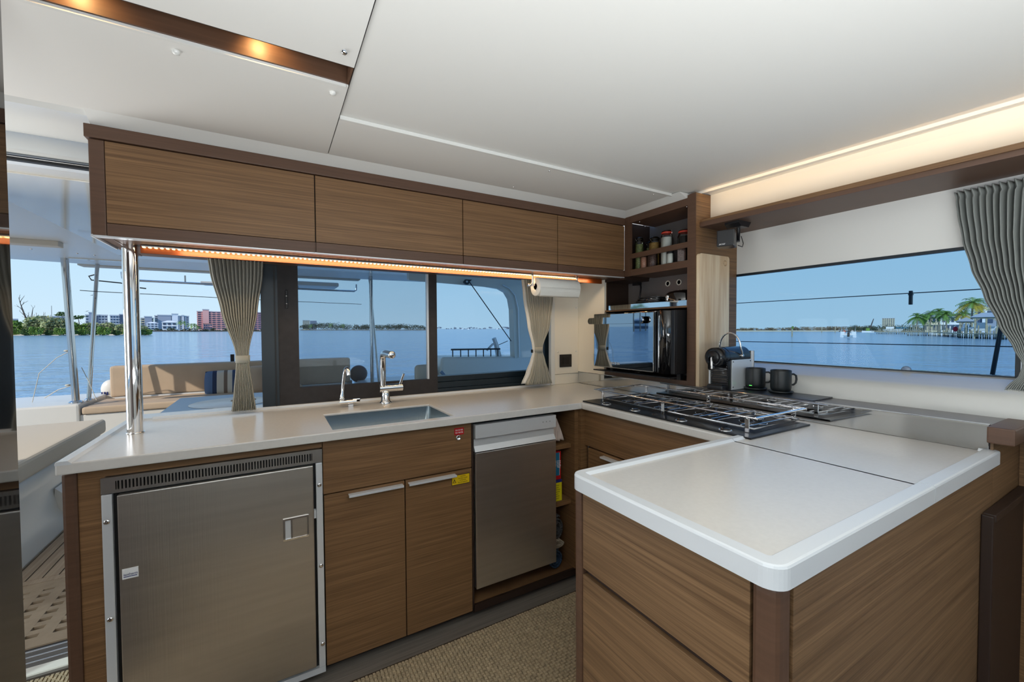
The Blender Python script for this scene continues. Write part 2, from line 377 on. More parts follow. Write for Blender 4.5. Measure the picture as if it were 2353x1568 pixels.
# ------------------------------------------------------------------ aft window, in the dark sliding frames
wa = struct(thing('window_1', 'dark framed sliding window behind the sink', 'window', (.8, 2.33, .92)))
B(-.048, .022, 2.285, 2.39, .918, 1.955).build('post', 'frame', wa)
B(.006, .012, 2.279, 2.285, .918, 1.955).build('gasket', 'black', wa)
f = MB()
f.box(.022, .110, 2.292, 2.325, .925, 1.955).box(.11, .776, 2.292, 2.325, .925, 1.011).box(.776, .822, 2.292, 2.325, .925, 1.955)
fs = f.build('sliding_frame', 'frame2', wa)
B(.765, .778, 2.300, 2.322, 1.011, 1.955).build('edge_strip', 'alu', fs)
B(.054, .066, 2.286, 2.292, 1.40, 1.49).build('lock', 'black', fs, bevel=.004)
for z in (1.425, 1.462): MB().lathe([(.004, 0), (.004, .003), (0, .004)], (.06, 2.286, z), (0, -1, 0), 10).build('screw', 'chrome', fs)
B(.110, .768, 2.318, 2.321, 1.010, 1.955).build('insect_screen', 'mesh', fs)
f = MB().box(.80, 1.62, 2.30, 2.395, .918, .95).box(.80, 1.62, 2.31, 2.395, .95, .985).box(.80, 1.62, 2.325, 2.395, .985, 1.019)
f.box(1.585, 1.62, 2.31, 2.395, .95, 1.955)
B_ = f.build('track_frame', 'frame', wa, bevel=.003)
B(-.05, 1.60, 2.350, 2.354, .99, 1.955).build('pane', 'glasstint', wa)
B(-.52, -.048, 2.283, 2.40, .906, .926).build('sill', 'corian_w', wa)
B(-.45, 1.615, 2.272, 2.292, .915, .931).build('worktop_upstand', 'corian_w', wa, bevel=.003)
# white locker panel beside the window
pn = thing('wall_panel', 'cream wall panel with screw caps between the right-hand curtain and the oven', 'panel', (1.75, 2.27, .92))
B(1.632, 1.835, 2.262, 2.282, .99, 1.70).build('panel', 'cream', pn, bevel=.003)
B(1.60, 1.632, 2.255, 2.285, .921, 1.75).build('edge_post', 'white', pn, bevel=.004)
B(1.632, 1.84, 2.268, 2.282, .921, .988).build('lower_panel', 'cream', pn)
B(1.835, 1.85, 2.0, 2.282, .99, 1.70).build('return_panel', 'cream', pn)
for x, z in ((1.66, 1.14), (1.815, 1.14), (1.815, 1.44)): MB().lathe([(.005, 0), (.005, .002), (0, .003)], (x, 2.262, z), (0, -1, 0), 12).build('screw_cap', 'white', pn)
so = thing('wall_socket', 'black square wall socket on the cream panel', 'socket', (1.735, 2.262, 1.08))
B(1.672, 1.772, 2.254, 2.2615, 1.036, 1.122).build('plate', 'blackpl', so, bevel=.003)
B(1.696, 1.752, 2.251, 2.255, 1.056, 1.106).build('insert', 'black', so, bevel=.002)

# ------------------------------------------------------------------ carpet
rug = thing('woven_carpet', 'beige basket-weave carpet covering the galley floor', 'carpet', (0, 1, 0))
B(-2.6, 1.34, -2.6, 1.585, .0005, .006).build('backing', 'carpetbase', rug)
B(-2.6, -.62, 1.585, 2.20, .0005, .006).build('backing', 'carpetbase', rug)
mb = MB(); c_ = .0135
def weave(x0, x1, y0, y1):
    for i in range(int((x1-x0)/c_)):
        for j in range(int((y1-y0)/c_)):
            x = x0+c_*(i+.5); y = y0+c_*(j+.5); h = .0125+random.uniform(-.001, .001); a = c_*.72; b = c_*.36
            L, w = (a, b) if (i+j) % 2 else (b, a)
            z0 = .005
            if L > w:
                vs = [(x-L, y-w, z0), (x-L, y+w, z0), (x-L*.5, y-w*.8, h), (x-L*.5, y+w*.8, h), (x+L*.5, y-w*.8, h), (x+L*.5, y+w*.8, h), (x+L, y-w, z0), (x+L, y+w, z0)]
            else:
                vs = [(x+w*0-L, y-w, z0), (x+L, y-w, z0), (x-L*.8, y-w*.5, h), (x+L*.8, y-w*.5, h), (x-L*.8, y+w*.5, h), (x+L*.8, y+w*.5, h), (x-L, y+w, z0), (x+L, y+w, z0)]
            mb.add(vs, [(0, 1, 3, 2), (2, 3, 5, 4), (4, 5, 7, 6), (0, 2, 4, 6), (1, 7, 5, 3)])
weave(-1.0, 1.33, .40, 1.58); weave(-1.0, -.62, 1.8, 2.19)
mb.build('weave', 'carpet', rug, kind='stuff')

# ================================================================== sink run
YF = 1.66
# refrigerator unit with its end panel
hc = thing('fridge_cabinet', 'oak veneer cabinet end housing the steel fridge at the left end of the worktop', 'cabinet', (-.2, 1.9, 0))
B(-.5315, -.498, YF-.004, 2.26, .0, .888).build('corner_post', 'brown', hc, bevel=.008)
B(-.498, -.44, YF, YF+.02, .045, .888).build('front_stile', 'oak', hc)
B(-.44, .148, YF, YF+.02, .862, .888).build('top_rail', 'oak', hc)
B(-.498, .15, YF+.05, YF+.07, .0, .05).build('toe_kick', 'dkbrown', hc)
B(-.53, -.515, YF+.02, 2.26, .0, .888).build('side_panel', 'brown', hc)
fr = thing('refrigerator', 'brushed steel under-counter fridge with vent strip and square latch', 'fridge', (-.15, 1.66, .05))
y0 = YF-.012
vf = MB()
vf.box(-.447, -.412, y0, YF+.01, .812, .860).box(.112, .147, y0, YF+.01, .812, .860).box(-.412, .112, y0, YF+.01, .848, .860).box(-.412, .112, y0, YF+.01, .812, .822)
n = 62; pitch = .524/n
for i in range(n+1):
    x = -.412+pitch*i; vf.box(x-.0022, x+.0022, y0, YF+.006, .822, .848)
vf.build('vent_grille', 'vent', fr, kind='stuff')
B(-.43, .13, YF+.010, YF+.02, .815, .857).build('vent_back', 'black', fr)
B(-.447, -.423, y0, YF+.01, .052, .810).build('side_flange', 'alu', fr, bevel=.002)
B(.125, .147, y0, YF+.01, .052, .810).build('side_flange', 'alu', fr, bevel=.002)
B(-.447, .147, y0, YF+.01, .030, .052).build('bottom_flange', 'alu', fr)
B(-.43, .13, YF+.002, YF+.4, .04, .815).build('body', 'black', fr)
d_ = B(-.410, .116, YF-.022, YF+.004, .066, .806).build('door', 'steel', fr, bevel=.003)
MB().box(.018, .0245, YF-.026, YF-.021, .556, .634).box(.093, .0985, YF-.026, YF-.021, .556, .634).box(.0245, .093, YF-.026, YF-.021, .628, .634).box(.0245, .093, YF-.026, YF-.021, .556, .562).box(.042, .047, YF-.0255, YF-.021, .56, .63).build('latch_frame', 'chrome', d_)
B(.047, .093, YF-.0245, YF-.021, .562, .628).build('latch_plate', 'steel', d_)
B(.0245, .042, YF-.0225, YF-.021, .562, .628).build('latch_well', 'alu', d_)
B(-.403, -.366, YF-.0232, YF-.022, .551, .582+.0).build('maker_badge', 'whitep', d_)
for o in [text('badge_lettering', 'isotherm', 'navy', d_, (-.400, YF-.0235, .561), (1, 0, 0), (0, 0, 1), .0105, sx=.85)]: pass
B(-.400, -.369, YF-.0236, YF-.0231, .5565, .5585).build('badge_line', 'navy', d_)
for x, z in ((-.436, .729), (-.435, .435), (-.435, .137), (.136, .729), (.137, .430), (.138, .137)):
    MB().lathe([(.0075, 0), (.007, .002), (.003, .003), (0, .002)], (x, y0, z), (0, -1, 0), 14).build('screw', 'chrome', fr)
B(.117, .124, YF-.012, YF+.002, .61, .64).build('hinge_pin', 'alu', fr)

# sink cabinet
sc = thing('sink_cabinet', 'oak veneer sink cabinet with two doors between fridge and dishwasher', 'cabinet', (.45, 1.66, 0))
B(.150, .747, YF, YF+.02, .687, .884).build('false_front', 'oak', sc, bevel=.0015)
for i, (a, b, h0, h1) in enumerate(((.152, .4505, .236, .442), (.4545, .747, .464, .669))):
    d = B(a, b, YF, YF+.02, .04, .682).build('door', 'oak', sc, bevel=.0015)
    MB().box(h0, h1, YF-.020, YF+.002, .6685, .672).box(h0, h1, YF-.024, YF-.0195, .6635, .672).build('handle', 'alu', d, bevel=.001)
B(.150, .80, YF+.05, YF+.07, 0, .045).build('toe_kick', 'dkbrown', sc)
B(.149, .752, YF+.02, YF+.5, .04, .70).build('carcass', 'black', sc)
B(.153, .745, YF+.02, YF+.05, .70, .884).build('backing', 'dkbrown', sc)
lk = MB().lathe([(.0, .0), (.011, 0), (.011, -.004)], (.686, YF, .826), (0, -1, 0), 18)
lk = MB().lathe([(.0115, -.001), (.0115, .004), (.008, .0055), (.0075, .002), (0, .002)], (.686, YF, .826), (0, -1, 0), 20).build('lock', 'chrome', sc)
st = tag(B(.668, .712, YF-.0008, YF-.0001, .838, .868).build('red_sticker', 'red'), 'small red sticker with white lettering above the round lock on sink cabinet', 'sticker')
text('lettering', 'EAU DE MER', 'whitep', st, (.690, YF-.0011, .8555), (1, 0, 0), (0, 0, 1), .0095, align='CENTER', sx=.66)
text('lettering', 'SEA WATER', 'whitep', st, (.690, YF-.0011, .8445), (1, 0, 0), (0, 0, 1), .0095, align='CENTER', sx=.70)
st = tag(B(.653, .738, YF-.0008, YF-.0001, .621, .664).build('yellow_sticker', 'black'), 'yellow caution sticker with warning triangle on the right-hand sink door', 'sticker')
B(.655, .736, YF-.0011, YF-.0007, .623, .662).build('face', 'yellow', st)
MB().prism([(.658, .631), (.674, .631), (.666, .648)], YF-.0014, YF-.001, 'y').build('warning_triangle', 'black', st)
MB().prism([(.6615, .633), (.6705, .633), (.666, .643)], YF-.0017, YF-.0012, 'y').build('triangle_face', 'yellow', st)
B(.6655, .6665, YF-.0019, YF-.0016, .635, .641).build('bolt_mark', 'black', st)
for k, (s_, z) in enumerate((('CAUTION', .653), ('Only black oil water', .645), ('ATTENTION', .636), ('Eau noire seulement', .628))):
    text('lettering', s_, 'black', st, (.705, YF-.0014, z), (1, 0, 0), (0, 0, 1), .0075, align='CENTER', sx=.72)

# dishwasher in its niche
dw = thing('dishwasher', 'narrow stainless steel dishwasher with recessed grip under the worktop', 'dishwasher', (.98, 1.66, .13))
B(.762, 1.197, YF-.012, YF+.02, .138, .748).build('door', 'steel', dw, bevel=.003)
MB().prism([(YF-.012, .812), (YF-.012, .872), (YF+.02, .872), (YF+.02, .752), (YF-.010, .752), (YF+.006, .775), (YF+.006, .808)], .762, 1.197, 'x').build('control_panel', 'alu', dw)
B(.765, 1.195, YF+.03, YF+.48, .13, .874).build('body', 'black', dw)
for k in range(3): MB().lathe([(.0018, 0), (.0018, .001), (0, .001)], (1.12+.02*k, YF-.012, .845), (0, -1, 0), 8).build('indicator', 'black', dw)

# open niche with two shelves
nc = thing('open_niche', 'open oak niche with two short shelves between dishwasher and corner', 'cabinet', (1.26, 1.7, 0))
B(1.322, 1.345, YF, 2.1, .035, .884).build('side_panel', 'oak', nc)
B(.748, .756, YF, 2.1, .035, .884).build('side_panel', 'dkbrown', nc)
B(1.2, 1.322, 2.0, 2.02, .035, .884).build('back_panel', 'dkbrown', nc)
B(.752, 1.322, YF+.02, 2.02, .035, .060).build('bottom_board', 'oak', nc)
B(1.2005, 1.322, YF+.03, 2.0, .682, .703).build('shelf', 'oak', nc)
B(1.2005, 1.322, YF+.03, 2.0, .390, .416).build('shelf', 'oak', nc)
B(.752, 1.345, YF+.05, YF+.07, 0, .036).build('toe_kick', 'dkbrown', nc)
B(.752, 1.345, YF, YF+.012, .030, .062).build('bottom_rail', 'dkbrown', nc)
# what lies in the niche
cm = MB(); R_ = 9
for i in range(R_):
    for j in range(14):
        t = j/13; u = i/(R_-1)
        cm.v.append((1.206+u*(.052+.028*t)+.004*sin(u*14+t*3), 1.70+.012*sin(u*19)+.03*(1-t)*u, .845-.12*t-.012*u*(1-t))); 
for i in range(R_-1):
    for j in range(13):
        a = i*14+j; cm.f.append((a, a+14, a+15, a+1)); cm.sm.append(True)
co = tag(cm.build('dish_cloth', 'cloth1'), 'pale striped dish cloth hanging over the top niche shelf', 'cloth')
md = co.modifiers.new('thick', 'SOLIDIFY'); md.thickness = .004
bx_ = thing('wrap_box', 'red carton with blue label standing on the middle niche shelf', 'box', (1.24, 1.73, .524))
B(1.209, 1.268, 1.705, 1.80, .525, .668).build('carton', 'red', bx_)
B(1.230, 1.258, 1.7035, 1.705, .545, .662).build('label_panel', 'blue', bx_)
for x in (1.2285, 1.258): B(x, x+.0015, 1.7033, 1.705, .545, .662).build('label_border', 'whitep', bx_)
B(1.211, 1.222, 1.7038, 1.705, .528, .56).build('yellow_corner', 'yellow', bx_)
text('lettering', 'Hefty', 'whitep', bx_, (1.254, 1.7028, .622), (0, 0, -1), (1, 0, 0), .019)
text('lettering', 'FREEZER', 'whitep', bx_, (1.244, 1.7028, .624), (0, 0, -1), (1, 0, 0), .011, sx=.9)
text('lettering', 'slider bags', 'whitep', bx_, (1.235, 1.7028, .624), (0, 0, -1), (1, 0, 0), .008, sx=.9)
yb = thing('bag_box', 'yellow carton with dark blue top lying under the red one in the niche', 'box', (1.24, 1.73, .416))
B(1.207, 1.268, 1.697, 1.80, .4165, .511).build('carton', 'yellow2', yb)
B(1.2065, 1.2685, 1.6965, 1.8, .511, .524).build('lid', 'navy', yb)
for k in range(7): B(1.216, 1.216+.03+.012*random.random(), 1.6962, 1.697, .43+.011*k, .4315+.011*k).build('print_line', 'black', yb)
def roll(name, m, y, z, r, x0, x1, turns, lab):
    pts = []; n = 26
    for k in range(n*turns):
        a = 2*pi*k/n; rr = r*(1-.16*(k/(n*turns))*turns)
        pts.append((y+rr*cos(a), z+rr*.85*sin(a)))
    mb_ = MB()
    for k in range(len(pts)-1):
        (ya, za), (yb2, zb) = pts[k], pts[k+1]
        mb_.add([(x0, ya, za), (x1, ya, za), (x1, yb2, zb), (x0, yb2, zb)], [(0, 1, 2, 3)], True)
    o = mb_.build(name, m); mo = o.modifiers.new('thick', 'SOLIDIFY'); mo.thickness = .006
    return tag(o, lab, 'towel')
# the rolls run across the niche, their spiral ends to the front
def rollf(name, m, cx, cz, rx, rz, y0, y1, lab):
    mb_ = MB(); n = 22; pts = []
    for k in range(int(n*2.6)):
        a = 2*pi*k/n+1.2; s_ = 1-.28*(k/n)
        pts.append((cx+rx*s_*cos(a), cz+rz*s_*sin(a)))
    for k in range(len(pts)-1):
        (xa, za), (xb, zb) = pts[k], pts[k+1]
        mb_.add([(xa, y0, za), (xb, y0, zb), (xb, y1, zb), (xa, y1, za)], [(0, 1, 2, 3)], True)
    o = mb_.build(name, m); mo = o.modifiers.new('thick', 'SOLIDIFY'); mo.thickness = .007; mo.offset = 0
    return tag(o, lab, 'towel')
rollf('rolled_towel', 'cloth2', 1.245, .275, .036, .062, 1.70, 1.92, 'dark grey rolled towel, topmost in the bottom of the niche')
rollf('rolled_towel', 'cloth3', 1.245, .192, .042, .018, 1.695, 1.92, 'beige folded towel under the dark grey roll in the niche')
rollf('rolled_towel', 'cloth4', 1.236, .117, .042, .052, 1.70, 1.92, 'blue rolled towel on the floor of the niche')

# ================================================================== worktop
wt = thing('worktop', 'cream solid surface worktop running round sink, hob and peninsula', 'worktop', (.5, 1.95, .9))
ZT = .92; TH = .032
def slab(poly, name, z0=ZT-TH, z1=ZT, m='corian', bev=.005):
    return MB().prism(poly, z0, z1).build(name, m, wt, bevel=bev)
# sink run as four strips round the bowl opening
sx0, sx1, sy0, sy1 = .188, .672, 1.676, 2.005
m_ = MB()
xs = [-.536, sx0, sx1, 1.8345]; ys = [1.634, sy0, sy1, 2.283]
vt = {}
vs = []; fsx = []
for k, z in enumerate((ZT-TH, ZT)):
    for j, y in enumerate(ys):
        for i, x in enumerate(xs):
            vt[(i, j, k)] = len(vs); vs.append((x, y, z))
for j in range(3):
    for i in range(3):
        if (i, j) == (1, 1): continue
        for k in (0, 1):
            fsx.append([vt[(i, j, k)], vt[(i+1, j, k)], vt[(i+1, j+1, k)], vt[(i, j+1, k)]])
def side(a, b): fsx.append([vt[(*a, 0)], vt[(*b, 0)], vt[(*b, 1)], vt[(*a, 1)]])
for i in range(3): side((i, 0), (i+1, 0)); side((i, 3), (i+1, 3))
for j in range(3): side((0, j), (0, j+1)); side((3, j), (3, j+1))
side((1, 1), (2, 1)); side((1, 2), (2, 2)); side((1, 1), (1, 2)); side((2, 1), (2, 2))
MB().add(vs, fsx).build('sink_slab', 'corian', wt, bevel=.004)
slab([(1.345, .838), (1.8345, .838), (1.8345, 1.632), (1.345, 1.632)], 'hob_slab')
slab([(1.308, .367), (1.833, .367), (1.833, .838), (1.308, .838)], 'fixed_slab')
def rounded(x0, x1, y0, y1, rs, n=6):
    P = []
    for (cx, cy2, a0, r) in ((x1-rs[2], y1-rs[2], 0, rs[2]), (x0+rs[3], y1-rs[3], 90, rs[3]), (x0+rs[0], y0+rs[0], 180, rs[0]), (x1-rs[1], y0+rs[1], 270, rs[1])):
        if r <= 0: P.append((cx, cy2)); continue
        for k in range(n+1):
            a = radians(a0+90*k/n); P.append((cx+r*cos(a), cy2+r*sin(a)))
    return P
slab([(.686, .366), (1.3055, .366), (1.3055, .807), (.686, .807)], 'folding_slab')
def edge_strip(outer, inner, name='fiddle_rail', z0=ZT-TH, h=.007):
    # raised edge: flat top, small slope down to the slab on the inside; outer and inner are open point lists of equal length
    mb = MB(); n = len(outer); vs = []
    for (ox, oy), (ix, iy) in zip(outer, inner):
        d = Vector((ix-ox, iy-oy)); L = d.length; u = d/L
        f = lambda t: (ox+u.x*t, oy+u.y*t)
        vs += [(ox, oy, z0), (ox, oy, ZT+h-.005), (*f(.0015), ZT+h-.0015), (*f(.005), ZT+h), (*f(L-.008), ZT+h), (ix, iy, ZT-.0005), (ix, iy, z0)]
    for i in range(n-1):
        for k in range(7):
            a_, b_ = i*7+k, i*7+(k+1) % 7; mb.add([], [])
            mb.f.append((a_, b_, b_+7, a_+7)); mb.sm.append(False)
    mb.v = vs; mb.f += [tuple(range(7)), tuple(range((n-1)*7, n*7))[::-1]]; mb.sm += [False, False]
    o = mb.build(name, 'corian_w', wt)
    return o
def arc(cx, cy2, r, a0, a1, n=7): return [(cx+r*cos(radians(a0+(a1-a0)*k/n)), cy2+r*sin(radians(a0+(a1-a0)*k/n))) for k in range(n+1)]
o_ = [(1.3055, .330)]+arc(.682, .362, .032, 270, 180)+arc(.682, .806, .032, 180, 90)+[(1.3055, .838)]
i_ = [(1.3055, .367)]+[(.687, .367)]*8+[(.687, .806)]*8+[(1.3055, .806)]
edge_strip(o_, i_)
edge_strip([(1.308, .330)]+arc(1.838, .342, .012, 270, 360)+[(1.850, .372)], [(1.308, .368)]+[(1.822, .368)]*8+[(1.822, .372)])
edge_strip([(1.372, .838), (1.308, .838)], [(1.372, .806), (1.308, .806)])
edge_strip([(-.536, 1.634), (-.536, 2.283)], [(-.502, 1.634), (-.502, 2.283)], z0=ZT-.004)

# sink bowl and taps
sk = thing('sink', 'rectangular brushed steel sink bowl set under the worktop', 'sink', (.43, 1.84, .75))
zb = .765; r0 = .03
rim_ = rounded(sx0+.0005, sx1-.0005, sy0+.0005, sy1-.0005, (.012,)*4); low = rounded(sx0+.006, sx1-.006, sy0+.006, sy1-.006, (r0,)*4)
nn = len(rim_); bw = MB()
vs = [(x, y, ZT-.009) for x, y in rim_]+[(x, y, zb+.02) for x, y in low]+[(.43+(x-.43)*.93, 1.84+(y-1.84)*.9, zb) for x, y in low]
bw.add(vs, [(k*nn+i, k*nn+(i+1) % nn, (k+1)*nn+(i+1) % nn, (k+1)*nn+i) for k in (0, 1) for i in range(nn)], True)
bw.add(vs[2*nn:], [tuple(range(nn))])
bo = bw.build('bowl', 'sinksteel', sk)
MB().lathe([(0, .002), (.03, .002), (.034, .0)], (.43, 1.88, zb+.0005), n=20).build('drain', 'chrome', sk)
tp = thing('mixer_tap', 'tall chrome mixer tap with side lever standing behind the sink', 'tap', (.492, 2.15, .92))
MB().lathe([(.030, 0), (.030, .006), (.022, .012), (.020, .05), (.017, .062), (0, .062)], (.492, 2.15, .921), n=24).build('base', 'chrome', tp)
bd = MB().cyl((.462, 2.15, .997), (.578, 2.15, .997), .019, 22).build('body', 'chrome', tp)
MB().lathe([(.0, 0), (.018, 0)], (.555, 2.15, .997), (1, 0, 0), 20)
nk = MB().tube([(.480, 2.15, 1.0), (.480, 2.15, 1.08), (.480, 2.15, 1.145), (.481, 2.145, 1.162), (.483, 2.132, 1.173), (.488, 2.10, 1.176), (.500, 2.04, 1.172)], [.0155, .0155, .0155, .0165, .0175, .018, .0185], 18)
sp_ = nk.build('spout', 'chrome', tp)
MB().lathe([(.0185, 0), (.018, .004), (.014, .008), (.006, .010), (0, .0105)], (.500, 2.041, 1.172), (.2, -1, -.06), 20).build('spray_head', 'chrome', sp_)
MB().tube([(.567, 2.147, 1.012), (.572, 2.14, 1.035), (.581, 2.13, 1.068)], [.008, .0065, .006], 12).build('lever', 'chrome', tp)
MB().cyl((.5495, 2.15, .997), (.5515, 2.15, .997), .0195, 22).build('collar', 'steel2', tp)
t2 = thing('water_tap', 'small swan-neck chrome tap left of the mixer tap', 'tap', (.322, 2.15, .92))
B(.311, .334, 2.138, 2.162, .9205, .932).build('base', 'chrome', t2)
MB().cyl((.272, 2.15, .944), (.350, 2.15, .944), .0125, 18).build('body', 'chrome', t2)
B(.333, .369, 2.142, 2.158, .938, .957).build('lever', 'chrome', t2, bevel=.004)
MB().tube([(.285, 2.15, .953), (.285, 2.15, .975), (.287, 2.15, .99), (.289, 2.15, 1.02), (.296, 2.146, 1.082), (.300, 2.142, 1.102), (.304, 2.13, 1.112), (.308, 2.118, 1.108), (.310, 2.11, 1.094), (.311, 2.108, 1.078)], [.009, .0105, .007, .0075, .0075, .0075, .0075, .008, .009, .0095], 14).build('spout', 'chrome', t2)
MB().ball((.285, 2.15, .962), .0125).build('joint', 'chrome', t2)

# ================================================================== hob run
XH = 1.372
hb = thing('hob_cabinet', 'oak veneer drawer cabinet under the hob', 'cabinet', (1.6, 1.24, 0))
B(XH, XH+.02, .845, 1.64, .70, .886).build('upper_front', 'oak', hb, bevel=.0015)
dr = B(XH, XH+.02, .845, 1.615, .40, .692).build('drawer', 'oak', hb, bevel=.0015)
MB().box(XH-.022, XH+.002, 1.30, 1.50, .6775, .681).box(XH-.026, XH-.0215, 1.30, 1.50, .6725, .681).build('handle', 'alu', dr, bevel=.001)
B(XH, XH+.02, .845, 1.615, .05, .392).build('drawer', 'oak', hb, bevel=.0015)
B(1.346, XH+.02, 1.64, 1.662, .03, .886).build('corner_filler', 'oak', hb)
B(XH+.02, 1.83, .845, 1.632, .05, .70).build('carcass', 'dkbrown', hb)
B(XH+.05, XH+.07, .845, 1.7, 0, .05).build('toe_kick', 'dkbrown', hb)

# gas hob
ho = thing('gas_hob', 'black glass gas hob with steel grates and raised pot rails', 'hob', (1.56, 1.22, .92))
HX0, HX1, HY0, HY1 = 1.366, 1.757, .788, 1.650
B(HX0, HX1, HY0, HY1, .9205, .927).build('glass_plate', 'hobglass', ho, bevel=.002)
B(1.442, 1.746, .819, 1.598, .9268, .9276).build('burner_well', 'black', ho)
for y in (1.509, 1.326, 1.084, .899):
    k = MB().lathe([(.023, 0), (.023, .002), (.019, .003), (.019, .0015), (0, .0015)], (1.398, y, .9268), n=24).build('knob_ring', 'steel2', ho)
    MB().lathe([(.0165, 0), (.0155, .006), (.012, .0075), (.0, .0075)], (1.398, y, .9268), n=22).build('knob', 'blackpl', k)
    B(1.383, 1.413, y-.003, y+.003, .933, .938).build('knob_grip', 'steel2', k)
MB().lathe([(.012, 0), (.01, .004), (0, .006)], (1.398, 1.215, .9268), n=16).build('ignition_button', 'blackpl', ho)
for y in (.915, 1.11, 1.305, 1.50):
    b_ = MB().lathe([(.045, 0), (.045, .006), (.03, .008), (.03, .012), (0, .014)], (1.60, y, .927), n=24).build('burner', 'black', ho)
    MB().lathe([(.048, .0), (.050, .002), (.048, .004), (.046, .002)], (1.60, y, .927), n=24).build('burner_ring', 'steel2', b_)
g = MB(); zg = .946
g.tube([(1.445, .822, zg-.006), (1.445, 1.595, zg-.006), (1.742, 1.595, zg-.006), (1.742, .822, zg-.006)], .004, 8, closed=True)
y = .835
k_ = 0
gp = ho
for yb_ in (.915, 1.11, 1.305, 1.50):
    g2 = MB()
    for dy in (-.072, -.045, .045, .072):
        if abs(dy) > .06: g2.tube([(1.447, yb_+dy, zg), (1.740, yb_+dy, zg)], .0029, 8)
        else:
            s_ = 1 if dy > 0 else -1
            g2.tube([(1.447, yb_+dy, zg), (1.53, yb_+dy, zg), (1.545, yb_+dy-.022*s_, zg+.004), (1.575, yb_+dy-.034*s_, zg+.004), (1.585, yb_+dy-.012*s_, zg), (1.62, yb_+dy-.012*s_, zg), (1.63, yb_+dy-.034*s_, zg+.004), (1.655, yb_+dy-.022*s_, zg+.004), (1.67, yb_+dy, zg), (1.740, yb_+dy, zg)], .0029, 8)
    g2.build('grate_bars', 'rods', ho)
g.build('grate_frame', 'rods', ho)
rz = .982
for x in (1.424, 1.752):
    MB().tube([(x, .800, rz), (x, 1.625, rz)], .0042, 10).build('pot_rail', 'chrome', ho)
for y in (.806, 1.618):
    MB().tube([(1.424, y, rz+.001), (1.752, y, rz+.001)], .0042, 10).build('cross_rail', 'chrome', ho)
for x, y in ((1.430, 1.575), (1.430, 1.200), (1.430, .838), (1.746, 1.575), (1.746, 1.205), (1.746, .842)):
    p = MB().box(x-.002, x+.002, y-.008, y+.008, .927, rz+.004).build('rail_post', 'chrome', ho, bevel=.0015)
    MB().lathe([(.004, 0), (.004, .003), (0, .0035)], (x-.002, y, rz-.006), (-1, 0, 0), 10).build('screw', 'chrome', p)

# stainless splash strip and the ledge behind it
tag(MB().box(1.834, 1.838, .352, 2.262, .921, .997).box(1.834, 1.850, .352, 2.262, .997, 1.001).build('splash_strip', 'splash', bevel=.001), 'long polished steel splash strip behind the hob', 'splashback')
lg = thing('rear_ledge', 'grey raised ledge behind the steel splash strip under the side window', 'ledge', (1.93, .8, 0))
B(1.8385, 2.024, .352, 1.345, .965, .998).build('top', 'ledge', lg)
B(1.8385, 2.024, .345, 1.9, .1, .964).build('support', 'dkbrown', lg)
B(1.802, 2.03, .296, .351, .952, 1.0).build('end_cap', 'brown', lg, bevel=.004)
B(1.835, 2.19, .343, .349, .05, .95).build('end_panel', 'oak_pen', lg)

# ================================================================== peninsula
pe = thing('peninsula_cabinet', 'oak veneer peninsula cabinet with two wide end drawers', 'cabinet', (1.2, .58, 0))
XP = .672
B(XP-.004, XP+.03, .812, .838, .0, .887).build('corner_post', 'brown', pe, bevel=.006)
B(XP-.004, XP+.045, .342, .385, .0, .887).build('corner_post', 'brown', pe, bevel=.018, seg=4)
B(XP, XP+.02, .3865, .811, .684, .885).build('drawer', 'oak_pen', pe, bevel=.001)
B(XP, XP+.02, .3865, .811, .30, .668).build('drawer', 'oak_pen', pe, bevel=.001)
B(XP, XP+.02, .3865, .811, .05, .284).build('drawer', 'oak_pen', pe, bevel=.001)
B(XP+.012, XP+.03, .3865, .811, .05, .886).build('carcass_front', 'dkbrown', pe)
B(XP+.046, 1.834, .343, .36, .0, .888).build('side_panel', 'oak_pen', pe)
B(XP+.03, 1.37, .81, .836, .0, .888).build('side_panel', 'oak_pen', pe)
# companion step frame and settee side at the far right
sf = thing('settee_side', 'dark brown settee side standing against the peninsula at the right edge', 'settee', (2.0, .28, 0))
B(1.723, 1.738, .318, .3425, 0, .762).build('edge_post', 'dkbrown', sf, bevel=.003)
B(1.7385, 2.14, .316, .3425, .7425, .764).build('top_cap', 'dkbrown', sf, bevel=.003)
B(1.738, 2.16, .33, .3425, 0, .742).build('side_board', 'dkbrown', sf)
B(2.14, 2.185, -.4, .342, 0, .98).build('wall_board', 'oak', sf)
# ================================================================== wall cabinets
YU = 1.83
uc = thing('wall_cabinet', 'long oak veneer wall cabinet with four flap doors above the sink window', 'cabinet', (.6, 2.0, 1.78))
B(-.508, 1.839, YU-.006, 2.26, 1.912, 1.954).build('top_board', 'brown', uc, bevel=.002)
B(-.500, -.462, YU, 2.26, 1.604, 1.910).build('end_panel', 'brown', uc, bevel=.003)
B(-.461, 1.85, YU+.008, 2.26, 1.606, 1.645).build('bottom_board', 'brown', uc)
B(-.461, 1.85, YU+.022, 2.26, 1.64, 1.912).build('carcass', 'dkbrown', uc)
from math import isclose
for a, b in ((-.4605, .152), (.156, .788), (.792, 1.342), (1.346, 1.8385)):
    d = B(a, b, YU, YU+.02, 1.6465, 1.9085).build('door', 'oak', uc, bevel=.001)
    B(a, b, YU, YU+.0075, 1.604, 1.6445).build('door_rail', 'brown', uc, bevel=.001)
B(-.500, 1.84, YU+.001, YU+.03, 1.600, 1.6045).build('edge_strip', 'alu', uc)
B(-.500, -.495, YU, 2.08, 1.598, 1.606).build('edge_strip', 'alu', uc)
